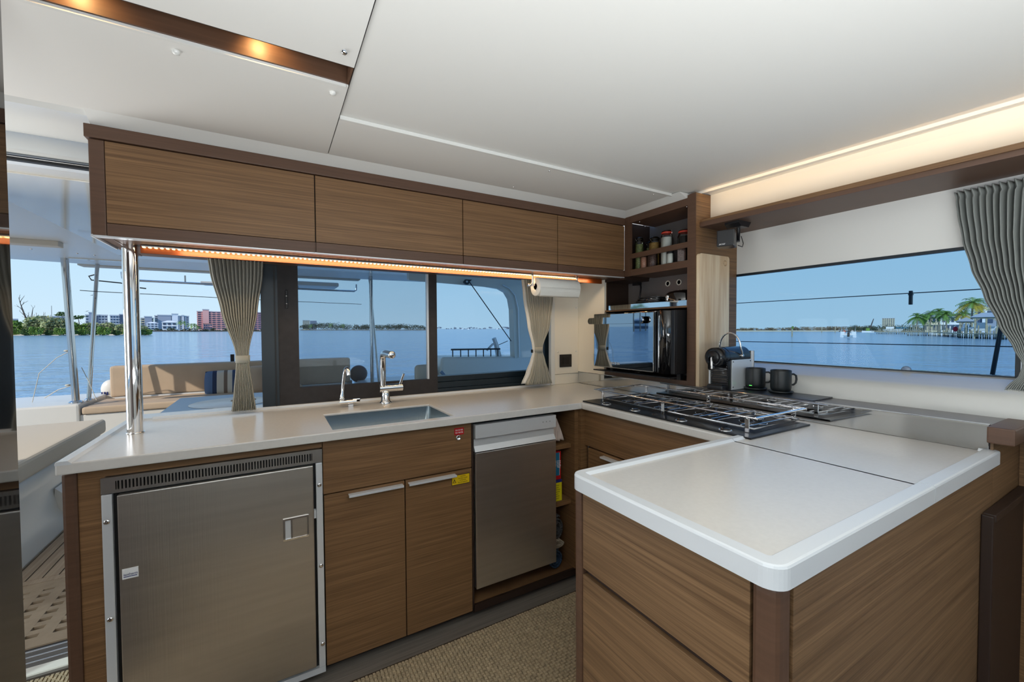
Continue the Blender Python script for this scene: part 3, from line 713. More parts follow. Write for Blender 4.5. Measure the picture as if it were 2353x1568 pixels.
# valance and LED strip below
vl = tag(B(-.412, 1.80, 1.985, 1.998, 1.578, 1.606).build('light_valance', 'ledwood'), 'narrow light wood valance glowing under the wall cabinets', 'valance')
lt = thing('led_strip', 'warm amber LED strip shining under the wall cabinets', 'light', (.6, 1.975, 1.6))
B(-.405, 1.60, 1.965, 1.984, 1.599, 1.603).build('profile', 'alu', lt)
mb = MB()
for i in range(118):
    x = -.40+i*.0169; mb.box(x-.0035, x+.0035, 1.968, 1.981, 1.5965, 1.5992)
mb.build('diodes', 'led', lt, kind='stuff')
lamp('led_strip_light', 'AREA', (.70, 1.962, 1.594), 2.7, (1, .72, .42), (.70, 2.06, 1.40), 2.0, .01)
# pole
pl = thing('support_pole', 'polished steel pole from the worktop up to the wall cabinet', 'pole', (-.445, 2.005, .92))
MB().cyl((-.445, 2.005, .921), (-.445, 2.005, 1.606), .0235, 32).build('tube', 'chrome', pl)
MB().lathe([(.0265, 0), (.0265, .003), (.024, .004)], (-.445, 2.005, .9205), n=32).build('foot_ring', 'chrome', pl)
# paper towel holder and roll
ph = thing('towel_holder', 'steel paper towel holder hanging under the wall cabinet', 'holder', (1.4, 1.93, 1.58))
MB().cyl((1.225, 1.93, 1.536), (1.575, 1.93, 1.536), .0055, 12).build('rod', 'chrome', ph)
for x in (1.245, 1.555): MB().cyl((x, 1.93, 1.536), (x, 1.93, 1.604), .006, 12).build('bracket', 'steel2', ph)
MB().lathe([(.009, 0), (.009, .008), (0, .009)], (1.226, 1.93, 1.536), (-1, 0, 0), 14).build('end_knob', 'chrome', ph)
pr = thing('paper_roll', 'white paper towel roll on the steel holder', 'paper roll', (1.4, 1.93, 1.536))
MB().lathe([(.017, 0), (.050, 0), (.051, .002), (.051, .278), (.050, .28), (.017, .28), (.017, 0)], (1.264, 1.93, 1.530), (1, 0, 0), 36).build('paper', 'paper', pr)
MB().prism([(1.880, 1.525), (1.8788, 1.525), (1.881, 1.50), (1.889, 1.482), (1.895, 1.473), (1.896, 1.475), (1.890, 1.484), (1.8825, 1.502)], 1.268, 1.54, 'x', True).build('loose_sheet', 'paper', pr)
MB().lathe([(.0165, 0), (.0165, .279), (.0155, .279), (.0155, 0), (.0165, 0)], (1.2645, 1.93, 1.530), (1, 0, 0), 24).build('core', 'cloth3', pr)

# ================================================================== curtains
def curtain(rows, folds, amp0, y0, axis='x', nz=46, uu=12, flip=1, gain=1.0):
    """rows: (z, left, right, amplitude, offset); interpolated smoothly into pleated cloth"""
    mb = MB(); N = folds*uu
    def at(z):
        for a, b in zip(rows, rows[1:]):
            if a[0] >= z >= b[0]:
                t = (a[0]-z)/(a[0]-b[0]); t = t*t*(3-2*t)*.5+t*.5
                return [p+(q-p)*t for p, q in zip(a, b)]
        return rows[-1]
    z0, z1 = rows[0][0], rows[-1][0]
    zs = [z0+(z1-z0)*k/nz for k in range(nz+1)]
    ph = [random.uniform(-.5, .5) for _ in range(folds+1)]; am = [random.uniform(.75, 1.2) for _ in range(folds+1)]
    for z in zs:
        _, l, r, a, off = at(z)
        for i in range(N+1):
            u = i/N; f = u*folds; k = int(min(f, folds-1)); w = sin(2*pi*f+ph[k]*.0)
            w = (1 if w >= 0 else -1)*abs(w)**.7
            p = l+(r-l)*u+ (r-l)/folds*.10*sin(4*pi*f); q = y0+off+a*gain*w*am[k]*flip
            mb.v.append((p, q, z) if axis == 'x' else (q, p, z))
    for j in range(nz):
        for i in range(N):
            a = j*(N+1)+i; mb.f.append((a, a+1, a+N+2, a+N+1)); mb.sm.append(True)
    return mb
def cloth(mb, name, m, parent, th=.0025):
    o = mb.build(name, m, parent); s = o.modifiers.new('thick', 'SOLIDIFY'); s.thickness = th; s.offset = 0; return o
cu = thing('curtain', 'grey beige pleated curtain tied in the middle, beside the steel pole', 'curtain', (-.13, 2.215, .93), 'galley curtains')
cloth(curtain([(1.66, -.245, -.03, .012, 0), (1.55, -.232, -.036, .012, 0), (1.38, -.196, -.060, .011, 0), (1.20, -.147, -.096, .007, .002), (1.165, -.143, -.098, .006, .002), (1.13, -.146, -.095, .008, 0), (1.02, -.156, -.083, .011, 0), (.935, -.165, -.074, .013, 0)], 14, .012, 2.215, gain=1.7), 'drape', 'fabric', cu)
tb = MB()
def band(mb, cx, cy2, z0, z1, rx, ry, n=24):
    mb.add([(cx+rx*cos(2*pi*j/n), cy2+ry*sin(2*pi*j/n), z) for z in (z0, z1) for j in range(n)], [(j, (j+1) % n, n+(j+1) % n, n+j) for j in range(n)], True); return mb
cloth(band(tb, -.1205, 2.217, 1.150, 1.183, .027, .016), 'tie_band', 'fabric', cu)
cu2 = thing('curtain', 'grey beige pleated curtain with white lining behind the paper towel roll', 'curtain', (1.5, 2.215, .93), 'galley curtains')
cloth(curtain([(1.66, 1.365, 1.590, .011, 0), (1.50, 1.385, 1.580, .011, 0), (1.32, 1.418, 1.553, .010, 0), (1.185, 1.447, 1.502, .006, .002), (1.15, 1.448, 1.500, .006, .002), (1.10, 1.436, 1.513, .009, 0), (1.02, 1.410, 1.535, .012, -.004), (.945, 1.372, 1.556, .015, -.01)], 18, .012, 2.215, gain=1.4), 'drape', 'fabric', cu2)
cloth(curtain([(1.66, 1.350, 1.372, .002, .012), (1.50, 1.366, 1.392, .002, .012), (1.32, 1.396, 1.424, .002, .01), (1.185, 1.430, 1.450, .002, .008), (1.15, 1.432, 1.450, .002, .006), (1.10, 1.414, 1.44, .002, .004), (1.02, 1.376, 1.412, .003, 0), (.952, 1.340, 1.374, .004, -.004)], 1, .002, 2.215), 'lining', 'liner', cu2)
tb = MB(); cloth(band(tb, 1.475, 2.217, 1.150, 1.180, .029, .016), 'tie_band', 'fabric', cu2)
MB().box(1.418, 1.428, 2.21, 2.22, 1.145, 1.165).build('tie_hook', 'black', cu2)
cu3 = thing('curtain', 'large grey beige curtain gathered at the right end of the side window', 'curtain', (2.13, .3, 1.1), 'galley curtains')
mb = curtain([(1.778, .510, .06, .026, .01), (1.757, .505, .06, .010, .012), (1.74, .503, .07, .018, .004), (1.70, .498, .08, .020, 0), (1.60, .484, .11, .021, 0), (1.50, .462, .14, .020, 0), (1.40, .430, .17, .018, 0), (1.30, .395, .20, .014, 0), (1.22, .360, .235, .010, 0), (1.165, .338, .262, .008, 0), (1.13, .345, .262, .010, -.01), (1.09, .368, .24, .013, -.03), (1.055, .392, .21, .016, -.05)], 27, .02, 2.135, 'y', 60, 12, gain=1.05)
cloth(mb, 'drape', 'fabric3', cu3)
tb = MB(); cloth(band(tb, 2.135, .300, 1.150, 1.180, .016, .040), 'tie_band', 'fabric3', cu3)

# ================================================================== corner tower
XT = 1.84
tw = thing('corner_tower', 'tall oak veneer corner unit with spice shelf above and oven bay below', 'cabinet', (2.0, 1.6, 1.0))
B(XT, 2.186, 1.3455, 1.381, .999, 1.972).build('side_panel', 'oak', tw, bevel=.001)
B(XT+.0, XT+.012, 1.381, 1.394, 1.0, 1.97).build('front_stile', 'brown', tw)
B(XT-.002, XT+.002, 1.3452, 1.381, 1.0, 1.9725).build('front_edging', 'brown', tw)
B(XT+.0005, 2.186, 1.3942, 1.7878, 1.919, 1.957).build('top_board', 'brown', tw)
B(XT+.0005, 2.049, 1.3942, 1.7878, 1.606, 1.6425).build('spice_shelf', 'brown', tw)
B(XT+.002, XT+.014, 1.3942, 1.7878, 1.708, 1.736).build('guard_rail', 'brown', tw)
B(XT, 1.86, 1.788, 1.8295, 1.606, 1.957).build('front_stile', 'brown', tw)
B(1.86, 2.05, 1.826, 1.85, 1.606, 1.93).build('side_panel', 'dkbrown', tw)
B(2.05, 2.065, 1.38, 2.04, 1.0, 1.95).build('back_panel', 'ledge', tw)
B(XT, 1.86, 2.004, 2.03, 1.0, 1.606).build('front_stile', 'oak', tw)
B(1.86, 2.05, 2.004, 2.03, 1.0, 1.606).build('side_panel', 'dkbrown', tw)
B(XT, 2.05, 1.83, 2.03, 1.590, 1.606).build('bay_ceiling', 'dkbrown', tw)
B(XT+.0005, 2.049, 1.3942, 2.0035, 1.001, 1.022).build('oven_shelf', 'brown', tw)
B(XT+.0005, 2.049, 1.3942, 2.0035, 1.401, 1.411).build('middle_shelf', 'oak', tw)
B(XT-.004, XT, 1.394, 1.962, 1.4115, 1.4385).build('steel_edge', 'chrome', tw)
B(XT, 2.05, 1.394, 1.962, 1.411, 1.414).build('steel_tray', 'steel2', tw)
for x, y, z in ((1.855, 1.41, 1.918), (1.87, 1.74, 1.918), (1.98, 1.80, 1.918)): MB().lathe([(.004, 0), (.004, -.003), (0, -.004)], (x, y, z+.001), n=10).build('screw', 'chrome', tw)
for y in (1.685, 1.606):
    gm = MB().lathe([(.012, .0), (.012, .006), (.0165, .006), (.018, .003), (.0165, 0)], (2.05, y, 1.562), (-1, 0, 0), 20).build('cable_grommet', 'cream', tw)
    MB().lathe([(0, .001), (.012, .001)], (2.05, y, 1.562), (-1, 0, 0), 18).build('hole', 'black', gm)
MB().tube([(2.04, 1.90, 1.58), (2.03, 1.88, 1.575), (2.02, 1.868, 1.55), (2.01, 1.866, 1.50), (2.0, 1.88, 1.46)], .005, 8).build('cable', 'blackpl', tw)
B(2.02, 2.05, 1.89, 1.94, 1.572, 1.59).build('socket', 'blackpl', tw)

# jars on the spice shelf (z of shelf 1.6425)
ZJ = 1.643
def jar(name, x, y, r, h, fill, label, lid='glass', sq=False, fillh=.82):
    j = thing(name, label, 'jar', (x, y, ZJ), 'jars on the spice shelf')
    n = 4 if sq else 22
    MB().lathe([(r*.96, 0), (r, .004), (r, h*.80), (r*.80, h*.90), (r*.80, h*.94)], (x, y, ZJ), n=n, smooth=not sq).build('glass_body', 'jar', j)
    MB().lathe([(r*.92, .004), (r*.93, h*fillh*.98), (0, h*fillh)], (x, y, ZJ), n=n, smooth=not sq).build('contents', fill, j)
    if lid == 'glass':
        MB().lathe([(r*.86, 0), (r*.86, h*.05), (r*.6, h*.09), (0, h*.095)], (x, y, ZJ+h*.94), n=22).build('lid', 'jar', j)
        MB().tube([(x-r*.86, y, ZJ+h*.9), (x-r*1.0, y+r*.3, ZJ+h*1.0), (x-r*.5, y+r*.9, ZJ+h*1.02), (x+r*.4, y+r*.9, ZJ+h*1.0)], .0012, 6).build('wire_clip', 'steel2', j)
    elif lid == 'red':
        MB().lathe([(r*.84, -.002), (r*.9, 0), (r*.9, .005), (r*.84, .007)], (x, y, ZJ+h*.925), n=22).build('rubber_ring', 'rim', j)
        MB().lathe([(r*.84, 0), (r*.84, h*.03), (r*.5, h*.05), (0, h*.05)], (x, y, ZJ+h*.955), n=22).build('lid', 'jar', j)
        MB().tube([(x, y-r*.86, ZJ+h*.86), (x-.004, y-r*1.15, ZJ+h*.93), (x-.004, y-r*1.0, ZJ+h*1.0), (x, y-r*.3, ZJ+h*1.02)], .0013, 6).build('wire_clip', 'steel2', j)
    elif lid == 'black':
        MB().lathe([(r*1.0, 0), (r*1.0, h*.22), (r*.96, h*.24), (0, h*.24)], (x, y, ZJ+h*.80), n=24).build('lid', 'blackpl', j)
    return j
jar('spice_jar', 1.895, 1.765, .026, .185, 'herb', 'tall glass jar of dried green herbs, nearest the cabinet door')
jar('spice_jar', 1.950, 1.738, .024, .160, 'herb', 'half-hidden glass jar of green herbs behind the pink salt jar')
jar('spice_jar', 1.880, 1.716, .021, .088, 'pink', 'small glass jar of pink salt in front of the spice shelf', fillh=.75)
jar('spice_jar', 1.940, 1.690, .034, .178, 'grain', 'wide glass jar of golden grain on the spice shelf', fillh=.85)
jar('spice_jar', 1.882, 1.655, .028, .092, 'pepper', 'low glass jar of dark reddish spice below the guard rail', fillh=.8)
jar('spice_jar', 1.905, 1.575, .033, .192, 'salt', 'tall glass jar of white salt with red rubber ring', 'red')
jar('spice_jar', 1.874, 1.528, .019, .072, 'salt', 'small white pot with black lid in front of the spice shelf', 'black', fillh=.78)
jar('spice_jar', 1.925, 1.475, .037, .178, 'coffee', 'dark filled glass jar with red rubber ring at the stile', 'red')
jar('grinder_box', 1.880, 1.462, .030, .085, 'pepper', 'square glass box of speckled dark seasoning beside the tower stile', 'none', True)

# pan lids and wire rack lying on the steel edged shelf
pn_ = thing('pan_lid', 'large black domed pan lid with steel knob above the oven', 'lid', (1.92, 1.50, 1.414))
MB().lathe([(.100, 0), (.102, .03), (.098, .062), (.085, .078), (.05, .088), (0, .090)], (1.952, 1.498, 1.4145), n=32).build('dome', 'blackgl', pn_)
MB().lathe([(.011, 0), (.009, .01), (.013, .018), (.013, .03), (0, .032)], (1.862, 1.532, 1.444), n=16).build('knob', 'steel2', pn_)
rk = thing('roasting_racks', 'stack of black wire roasting racks above the oven, left of the pan lid', 'rack', (1.92, 1.70, 1.414))
for k in range(5):
    z = 1.428+.0115*k; o_ = .010*k
    m2 = MB().tube([(1.85+o_, 1.615+o_*.3, z), (2.0, 1.615+o_*.3, z), (2.0, 1.775-o_*.6, z), (1.85+o_, 1.775-o_*.6, z)], .005, 8, closed=True)
    for q in range(7): m2.tube([(1.85+o_, 1.63+q*.02, z), (2.0, 1.63+q*.02, z)], .002, 6)
    m2.build('rack', 'blackgl' if k % 2 else 'blackpl', rk)

# oven
ov = thing('countertop_oven', 'black glass countertop oven with bar handle and side water tank', 'oven', (1.95, 1.7, 1.05))
XO = 1.742
B(XO+.030, 2.045, 1.405, 1.990, 1.058, 1.388).build('body', 'black', ov, bevel=.006)
od = B(XO, XO+.03, 1.521, 1.996, 1.060, 1.386).build('door', 'mirror', ov, bevel=.006, seg=2)
B(XO-.0006, XO+.001, 1.526, 1.530, 1.075, 1.345).build('door_edge', 'steel2', od)
hp = [(1.545, 1.357), (1.538, 1.347), (1.538, 1.340), (1.545, 1.330)]
hd = MB().prism(rounded(1.572, 2.012, 1.325, 1.359, (.0165,)*4, 8), XO-.032, XO-.020, 'x').build('handle', 'mirror', ov, bevel=.002)
for y in (1.62, 1.96): B(XO-.021, XO+.001, y-.012, y+.012, 1.334, 1.35).build('handle_mount', 'blackpl', hd)
text('maker_lettering', 'ANOVA', 'whitep', ov, (XO-.0012, 1.845, 1.083), (0, -1, 0), (0, 0, 1), .0205, sx=1.05)
wtk = MB().lathe([(.0, 0), (.040, 0), (.040, .325), (.036, .33), (0, .33)], (XO+.036, 1.466, 1.058), n=32).build('water_tank', 'blackgl', ov)
B(XO+.02, XO+.06, 1.406, 1.52, 1.058, 1.387).build('tank_bay', 'blackpl', ov, bevel=.004)
MB().tube([(XO-.004, 1.484, 1.09), (XO-.006, 1.484, 1.11), (XO-.006, 1.484, 1.34), (XO-.004, 1.484, 1.36)], .0028, 8).build('level_gauge', 'steel2', ov)
MB().tube([(XO+.006, 1.441, 1.15), (XO+.003, 1.441, 1.17), (XO+.003, 1.441, 1.35), (XO+.006, 1.441, 1.365)], .0022, 8).build('level_gauge', 'blackgl', ov)
B(XO-.008, XO+.05, 1.415, 1.992, 1.036, 1.044).build('drip_tray', 'blackpl', ov, bevel=.003)
for y in (1.45, 1.95): 
    for x in (1.86, 2.02): B(x-.012, x+.012, y-.012, y+.012, 1.0225, 1.06).build('foot', 'blackpl', ov)
MB().tube([(1.86, 1.92, 1.03), (1.85, 1.80, 1.028), (1.852, 1.74, 1.03), (1.85, 1.60, 1.028), (1.86, 1.45, 1.027)], .0045, 8).build('power_cord', 'blackpl', ov)
B(1.846, 1.862, 1.715, 1.755, 1.0225, 1.042).build('cord_plug', 'blackpl', ov, bevel=.002)

# cutting board
cbd = thing('cutting_board', 'tall acacia chopping board standing against the oven tower side', 'chopping board', (1.96, 1.33, .999))
m2 = MB(); out_ = rounded(1.8445, 2.088, .9995, 1.668, (.004, .004, .014, .014), 5); hc_ = (2.052, 1.632); hr = .0155
# front and back faces with a real hole: bridge by fan strips
hole = [(hc_[0]+hr*cos(2*pi*k/24), hc_[1]+hr*sin(2*pi*k/24)) for k in range(24)]
from mathutils.geometry import tessellate_polygon
tri = tessellate_polygon([[Vector((p[0], p[1], 0)) for p in out_], [Vector((p[0], p[1], 0)) for p in hole[::-1]]])
allp = out_+hole[::-1]; nb = len(allp)
m2.add([(p[0], 1.326, p[1]) for p in allp]+[(p[0], 1.3445, p[1]) for p in allp], [tuple(t_) for t_ in tri]+[tuple(i+nb for i in t_[::-1]) for t_ in tri])
no = len(out_)
for r0_, r1_ in ((0, no), (no, nb)):
    k_ = r1_-r0_; m2.f += [(r0_+i, r0_+(i+1) % k_, nb+r0_+(i+1) % k_, nb+r0_+i) for i in range(k_)]; m2.sm += [False]*k_
m2.build('board', 'acacia', cbd)

# ================================================================== starboard shelf with cove light
sh = thing('side_shelf', 'long brown shelf above the side window with a lit cream fascia', 'shelf', (2.0, .8, 1.82))
MB().prism([(1.868, 1.352), (1.876, 1.3585), (2.1, 1.345), (2.19, 1.345), (2.19, -1), (1.995, -1), (1.948, .2)], 1.802, 1.826).build('board', 'brown', sh, bevel=.002)
MB().prism([(1.874, 1.352), (1.888, 1.352), (2.018, -1), (2.003, -1)], 1.820, 1.838).build('front_lip', 'oak', sh)
MB().hexa([(1.955, 1.345, 1.826), (1.965, 1.345, 1.826), (2.145, -1, 1.826), (2.135, -1, 1.826)], [(1.955, 1.345, 1.974), (1.965, 1.345, 1.974), (2.145, -1, 1.90), (2.135, -1, 1.90)]).build('fascia', 'cream', sh)
MB().hexa([(1.955, 1.345, 1.974), (2.135, -1, 1.90), (2.145, -1, 1.90), (1.965, 1.345, 1.974)], [(1.912, 1.345, 1.984), (2.115, -1, 1.984), (2.16, -1, 1.99), (1.98, 1.345, 1.99)]).build('cove', 'cream', sh)
lamp('cove_light', 'AREA', (1.927, .50, 1.972), .50, (1, .62, .27), (2.03, .50, 1.90), .012, 1.66)
bpy.data.objects['cove_light'].rotation_euler = (Matrix.Rotation(radians(4.6), 4, 'Z') @ Matrix.Rotation(radians(-52), 4, 'Y')).to_euler()

# loudspeaker
ls = thing('loudspeaker', 'small black cube loudspeaker hanging under the brown shelf', 'speaker', (1.88, 1.2, 1.72))
R3 = Matrix.Rotation(radians(24), 3, 'Z'); cs_ = Vector((1.875, 1.2, 1.71))
B(1.812, 1.872, 1.163, 1.237, 1.672, 1.748, R3, cs_).build('front_grille', 'blackpl', ls, bevel=.004)
B(1.873, 1.932, 1.168, 1.232, 1.678, 1.742, R3, cs_).build('housing', 'blackpl', ls, bevel=.008)
text('maker_lettering', 'BOSE', 'whitep', ls, cs_+R3 @ Vector((-.0634, .0275, -.031)), R3 @ Vector((0, -1, .06)), (0, 0, 1), .0085, sx=1.3, shear=.4)
MB().tube([(1.935, 1.198, 1.712), (1.955, 1.198, 1.712), (1.958, 1.198, 1.76), (1.955, 1.198, 1.79)], .008, 10).build('arm', 'blackpl', ls)
MB().prism([(1.905, 1.792), (1.925, 1.776), (1.985, 1.776), (2.005, 1.802), (1.905, 1.802)], 1.165, 1.235, 'y').build('ceiling_plate', 'blackpl', ls)
MB().tube([(1.958, 1.185, 1.735), (1.968, 1.18, 1.70), (1.960, 1.18, 1.683), (1.94, 1.19, 1.69)], .002, 6).build('cable', 'blackpl', ls)

# ================================================================== coffee corner
sl_ = tag(B(1.842, 2.008, .820, 1.300, .9985, 1.0045).build('slate_board', 'slate', bevel=.001), 'dark slate board lying on the ledge under coffee machine and mugs', 'board')
ZS = 1.0048
cf = thing('coffee_machine', 'capsule coffee machine with aluminium side panels and chrome lever', 'coffee machine', (1.9, 1.2, ZS))
yc0, yc1 = 1.150, 1.245
for y in (yc0, yc1-.004):
    p = B(1.838, 1.994, y, y+.004, ZS+.0005, 1.145).build('side_panel', 'alu', cf, bevel=.0015)
    for x, z in ((1.847, 1.136), (1.984, 1.136), (1.847, 1.018), (1.984, 1.018)): MB().lathe([(.003, 0), (.003, .001), (0, .001)], (x, y if y < 1.2 else y+.004, z), (0, -1 if y < 1.2 else 1, 0), 8).build('screw', 'black', p)
B(1.815, 1.99, yc0+.004, yc1-.004, ZS, 1.145).build('core', 'blackpl', cf)
for k in range(11): B(1.807, 1.8165, yc0+.006, yc1-.006, 1.034+.0098*k, 1.0385+.0098*k).build('grille_rib', 'blackgl', cf)
B(1.799, 1.804, yc1-.010, yc1-.004, 1.03, 1.14).build('front_strip', 'alu', cf)
ym = (yc0+yc1)/2
MB().prism([(ym+.0475*cos(a), 1.158+.0475*sin(a)) for a in [radians(t) for t in range(-20, 201, 10)]]+[(yc1, 1.1455), (yc0, 1.1455)], 1.825, 1.985, 'x', True).build('shell', 'bluecap', cf)
MB().lathe([(.038, 0), (.046, .006), (.047, .05), (.047, .062)], (1.765, ym, 1.157), (1, 0, 0), 30).build('front_cap', 'bluecap', cf)
MB().lathe([(.030, .0), (.032, .003), (.030, .006), (.0, .006)], (1.7655, ym, 1.157), (-1, 0, 0), 28).build('nose_ring', 'blackpl', cf)
B(1.742, 1.766, ym-.012, ym+.012, 1.100, 1.165).build('coffee_spout', 'blackgl', cf, bevel=.007, seg=3)
MB().tube([(1.756, ym, 1.135), (1.748, ym+.004, 1.115), (1.750, ym+.004, 1.100)], [.007, .006, .005], 10).build('nozzle', 'blackgl', cf)
lv = []
for k in range(15):
    a = pi*k/14; lv.append((1.895, ym+.054*cos(a), 1.198+.072*sin(a)))
MB().tube([(1.905, ym+.054, 1.17)]+lv+[(1.905, ym-.054, 1.182), (1.912, ym-.052, 1.163)], .0042, 10).build('lever', 'chrome', cf)
MB().lathe([(.008, 0), (.008, .008), (.005, .010), (0, .010)], (1.912, ym-.047, 1.163), (0, -1, 0), 6).build('lever_bolt', 'chrome', cf)
B(1.776, 1.845, ym-.040, ym+.040, ZS, 1.028).build('drip_tray', 'blackpl', cf, bevel=.008, seg=3)
B(1.782, 1.82, ym-.034, ym+.034, 1.028, 1.031).build('drip_grid', 'blackgl', cf)
B(1.996, 2.020, yc0+.004, yc1-.004, 1.01, 1.182).build('water_tank', 'jar', cf, bevel=.004)
MB().box(1.996, 2.021, yc0+.003, yc0+.005, 1.012, 1.183).box(2.018, 2.0215, yc0+.003, yc1-.003, 1.012, 1.183).build('tank_edge', 'whitep', cf)
def mug(x, y, rz, lab, light=False):
    mg = thing('coffee_mug', lab, 'mug', (x, y, 1.0155), 'black mugs on coasters')
    z = 1.0155
    MB().lathe([(.034, 0), (.0385, .004), (.0405, .015), (.0405, .088), (.0395, .0905), (.0375, .088), (.0375, .02), (.03, .008), (0, .008)], (x, y, z), n=36).build('body', 'mug', mg)
    pts = [(.039, 0, .072), (.052, 0, .073), (.062, 0, .066), (.064, 0, .05), (.061, 0, .034), (.052, 0, .026), (.039, 0, .025)]
    MB().tube([(x+p[0]*cos(rz), y+p[0]*sin(rz), z+p[2]) for p in pts], .0042, 10).build('handle', 'mug', mg)
    if light: B(x-.0412, x-.0398, y-.006, y+.006, z+.010, z+.0125).build('status_light', 'green', mg)
    return mg
def coaster(x, y, lab):
    c = MB().lathe([(.040, 0), (.046, .003), (.048, .009), (.046, .0105), (0, .0095)], (x, y, 1.0047), n=36).build('coaster', 'mug')
    return tag(c, lab, 'coaster', 'charging coasters')
coaster(1.955, 1.108, 'round black coaster under the mug with the green light')
coaster(1.946, .992, 'round black coaster under the mug nearer the window ledge corner, right of the other')
mug(1.955, 1.108, radians(-60), 'black mug with a green status light, beside the coffee machine', True)
mug(1.946, .992, radians(-38), 'black mug without a light, second from the coffee machine')

# ================================================================== mirror-dark tall unit at the port edge
tu = thing('tall_unit', 'tall black mirror-gloss cabinet side at the left picture edge', 'cabinet', (-.7, .9, 0))
B(-.455, -.45, .55, 1.216, .0, 1.972).build('gloss_panel', 'blackgl', tu)
B(-1.05, -.456, .56, 1.214, .0, 1.97).build('carcass', 'dkbrown', tu)
# ================================================================== cockpit outside
ck = struct(B(-3.2, 4.2, 2.41, 6.6, -.12, -.035).build('floor_cockpit', 'outwhite'))
dt = thing('door_track', 'black sliding door track with bright rails at the cockpit door', 'track', (-1.2, 2.34, 0))
B(-1.9, -.535, 2.275, 2.425, -.03, -.004).build('base', 'black', dt)
for y in (2.315, 2.355, 2.395): B(-1.9, -.535, y-.0018, y+.0018, -.004, .003).build('rail', 'alu', dt)
B(-1.9, -.54, 2.225, 2.275, .0005, .006).build('sill', 'cream', dt)
gt = thing('teak_grating', 'teak grating panel with square holes outside the cockpit door', 'grating', (-1.2, 2.73, -.03))
B(-1.9, -.55, 2.43, 2.505, -.028, 0).build('border', 'teak2', gt); B(-1.9, -.55, 2.955, 3.04, -.028, 0).build('border', 'teak2', gt)
for k in range(7): y = 2.535+.062*k; B(-1.9, -.55, y-.002, y+.032, -.026, -.001).build('slat', 'teak2', gt)
for k in range(15): x = -1.86+.088*k; B(x, x+.046, 2.50, 2.96, -.027, -.0005).build('slat', 'teak2', gt)
B(-1.9, -.55, 2.43, 3.04, -.034, -.030).build('tray', 'black', gt)
td = thing('teak_deck', 'planked teak cockpit deck with black caulked seams', 'deck', (-1.2, 3.8, -.03))
B(-1.9, .2, 3.045, 4.75, -.034, -.010).build('caulk_bed', 'caulk', td)
B(-1.9, .2, 3.05, 3.10, -.03, -.002).build('border_plank', 'teak', td)
first = B(-.028, .028, 3.106, 4.75, -.03, -.003).build('plank', 'teak', td); first.location.x = -1.865
for k in range(1, 33):
    o = first.copy(); COL.objects.link(o); o.location.x = first.location.x+.063*k
# port seat
ps = thing('port_seat', 'moulded white cockpit seat with a sunlit cream cushion inside the port side', 'seat', (-1.7, 4, 0))
MB().prism([(-2.9, -.03), (-1.23, -.03), (-1.20, .02), (-1.27, .12), (-1.30, .30), (-1.285, .43), (-2.9, .43)], 2.95, 4.78, 'y', True).build('moulding', 'outwhite', ps)
B(-2.1, -1.245, 2.9, 4.78, .435, .555).build('cushion', 'creamc', ps, bevel=.035, seg=4)
MB().prism([(-1.28, .25), (-1.20, .16), (-1.18, .02), (-1.15, -.03), (-1.3, -.03)], 3.9, 4.78, 'y').build('step', 'outwhite', ps)
# aft coaming, settee, backrest, table
struct(MB().box(-3.2, -1.60, 5.42, 6.3, -.03, .615).box(1.0, 4.2, 5.42, 6.3, -.03, .60).build('wall_coaming', 'outwhite', bevel=.02))
se = thing('aft_settee', 'long tan cockpit settee with upright backrest cushion', 'sofa', (-.3, 5.3, 0))
B(-1.60, 1.0, 5.44, 6.30, -.03, .505).build('base', 'outwhite', se, bevel=.006)
B(-1.585, .93, 5.42, 6.02, .508, .578).build('seat_cushion', 'tan', se, bevel=.022, seg=3)
B(-1.525, .905, 5.98, 6.14, .590, .925).build('backrest', 'tan', se, bevel=.03, seg=3)
B(-1.48, .85, 5.96, 5.985, .578, .594).build('backrest_rail', 'alu', se)
B(-1.60, .95, 6.15, 6.30, .50, .60).build('ledge', 'outwhite', se)
B(-.46, -.42, 6.14, 6.16, .60, 1.01).build('strap', 'frame2', se)
tb_ = thing('cockpit_table', 'grey blue cockpit table with a pale oval inlay', 'table', (-.1, 4.05, 0))
B(-.70, .75, 3.61, 4.50, .700, .722).build('top', 'table', tb_, bevel=.004)
MB().prism([(-.70, 3.606), (.75, 3.606), (.75, 3.612), (-.70, 3.612)], .69, .718).build('edge', 'frame', tb_)
MB().lathe([(.0, .0), (.27, 0), (.275, .0015), (.27, .003), (0, .003)], (-.30, 4.0, .7222), n=40).build('oval_inlay', 'outwhite', tb_)
MB().tube([(-.22+.085*cos(2*pi*k/20), 4.05+.04*sin(2*pi*k/20), .7275) for k in range(20)], .004, 6, closed=True).build('inlay_ring', 'teak2', tb_)
MB().cyl((0, 4.05, -.03), (0, 4.05, .70), .05, 20).build('leg', 'steel2', tb_)
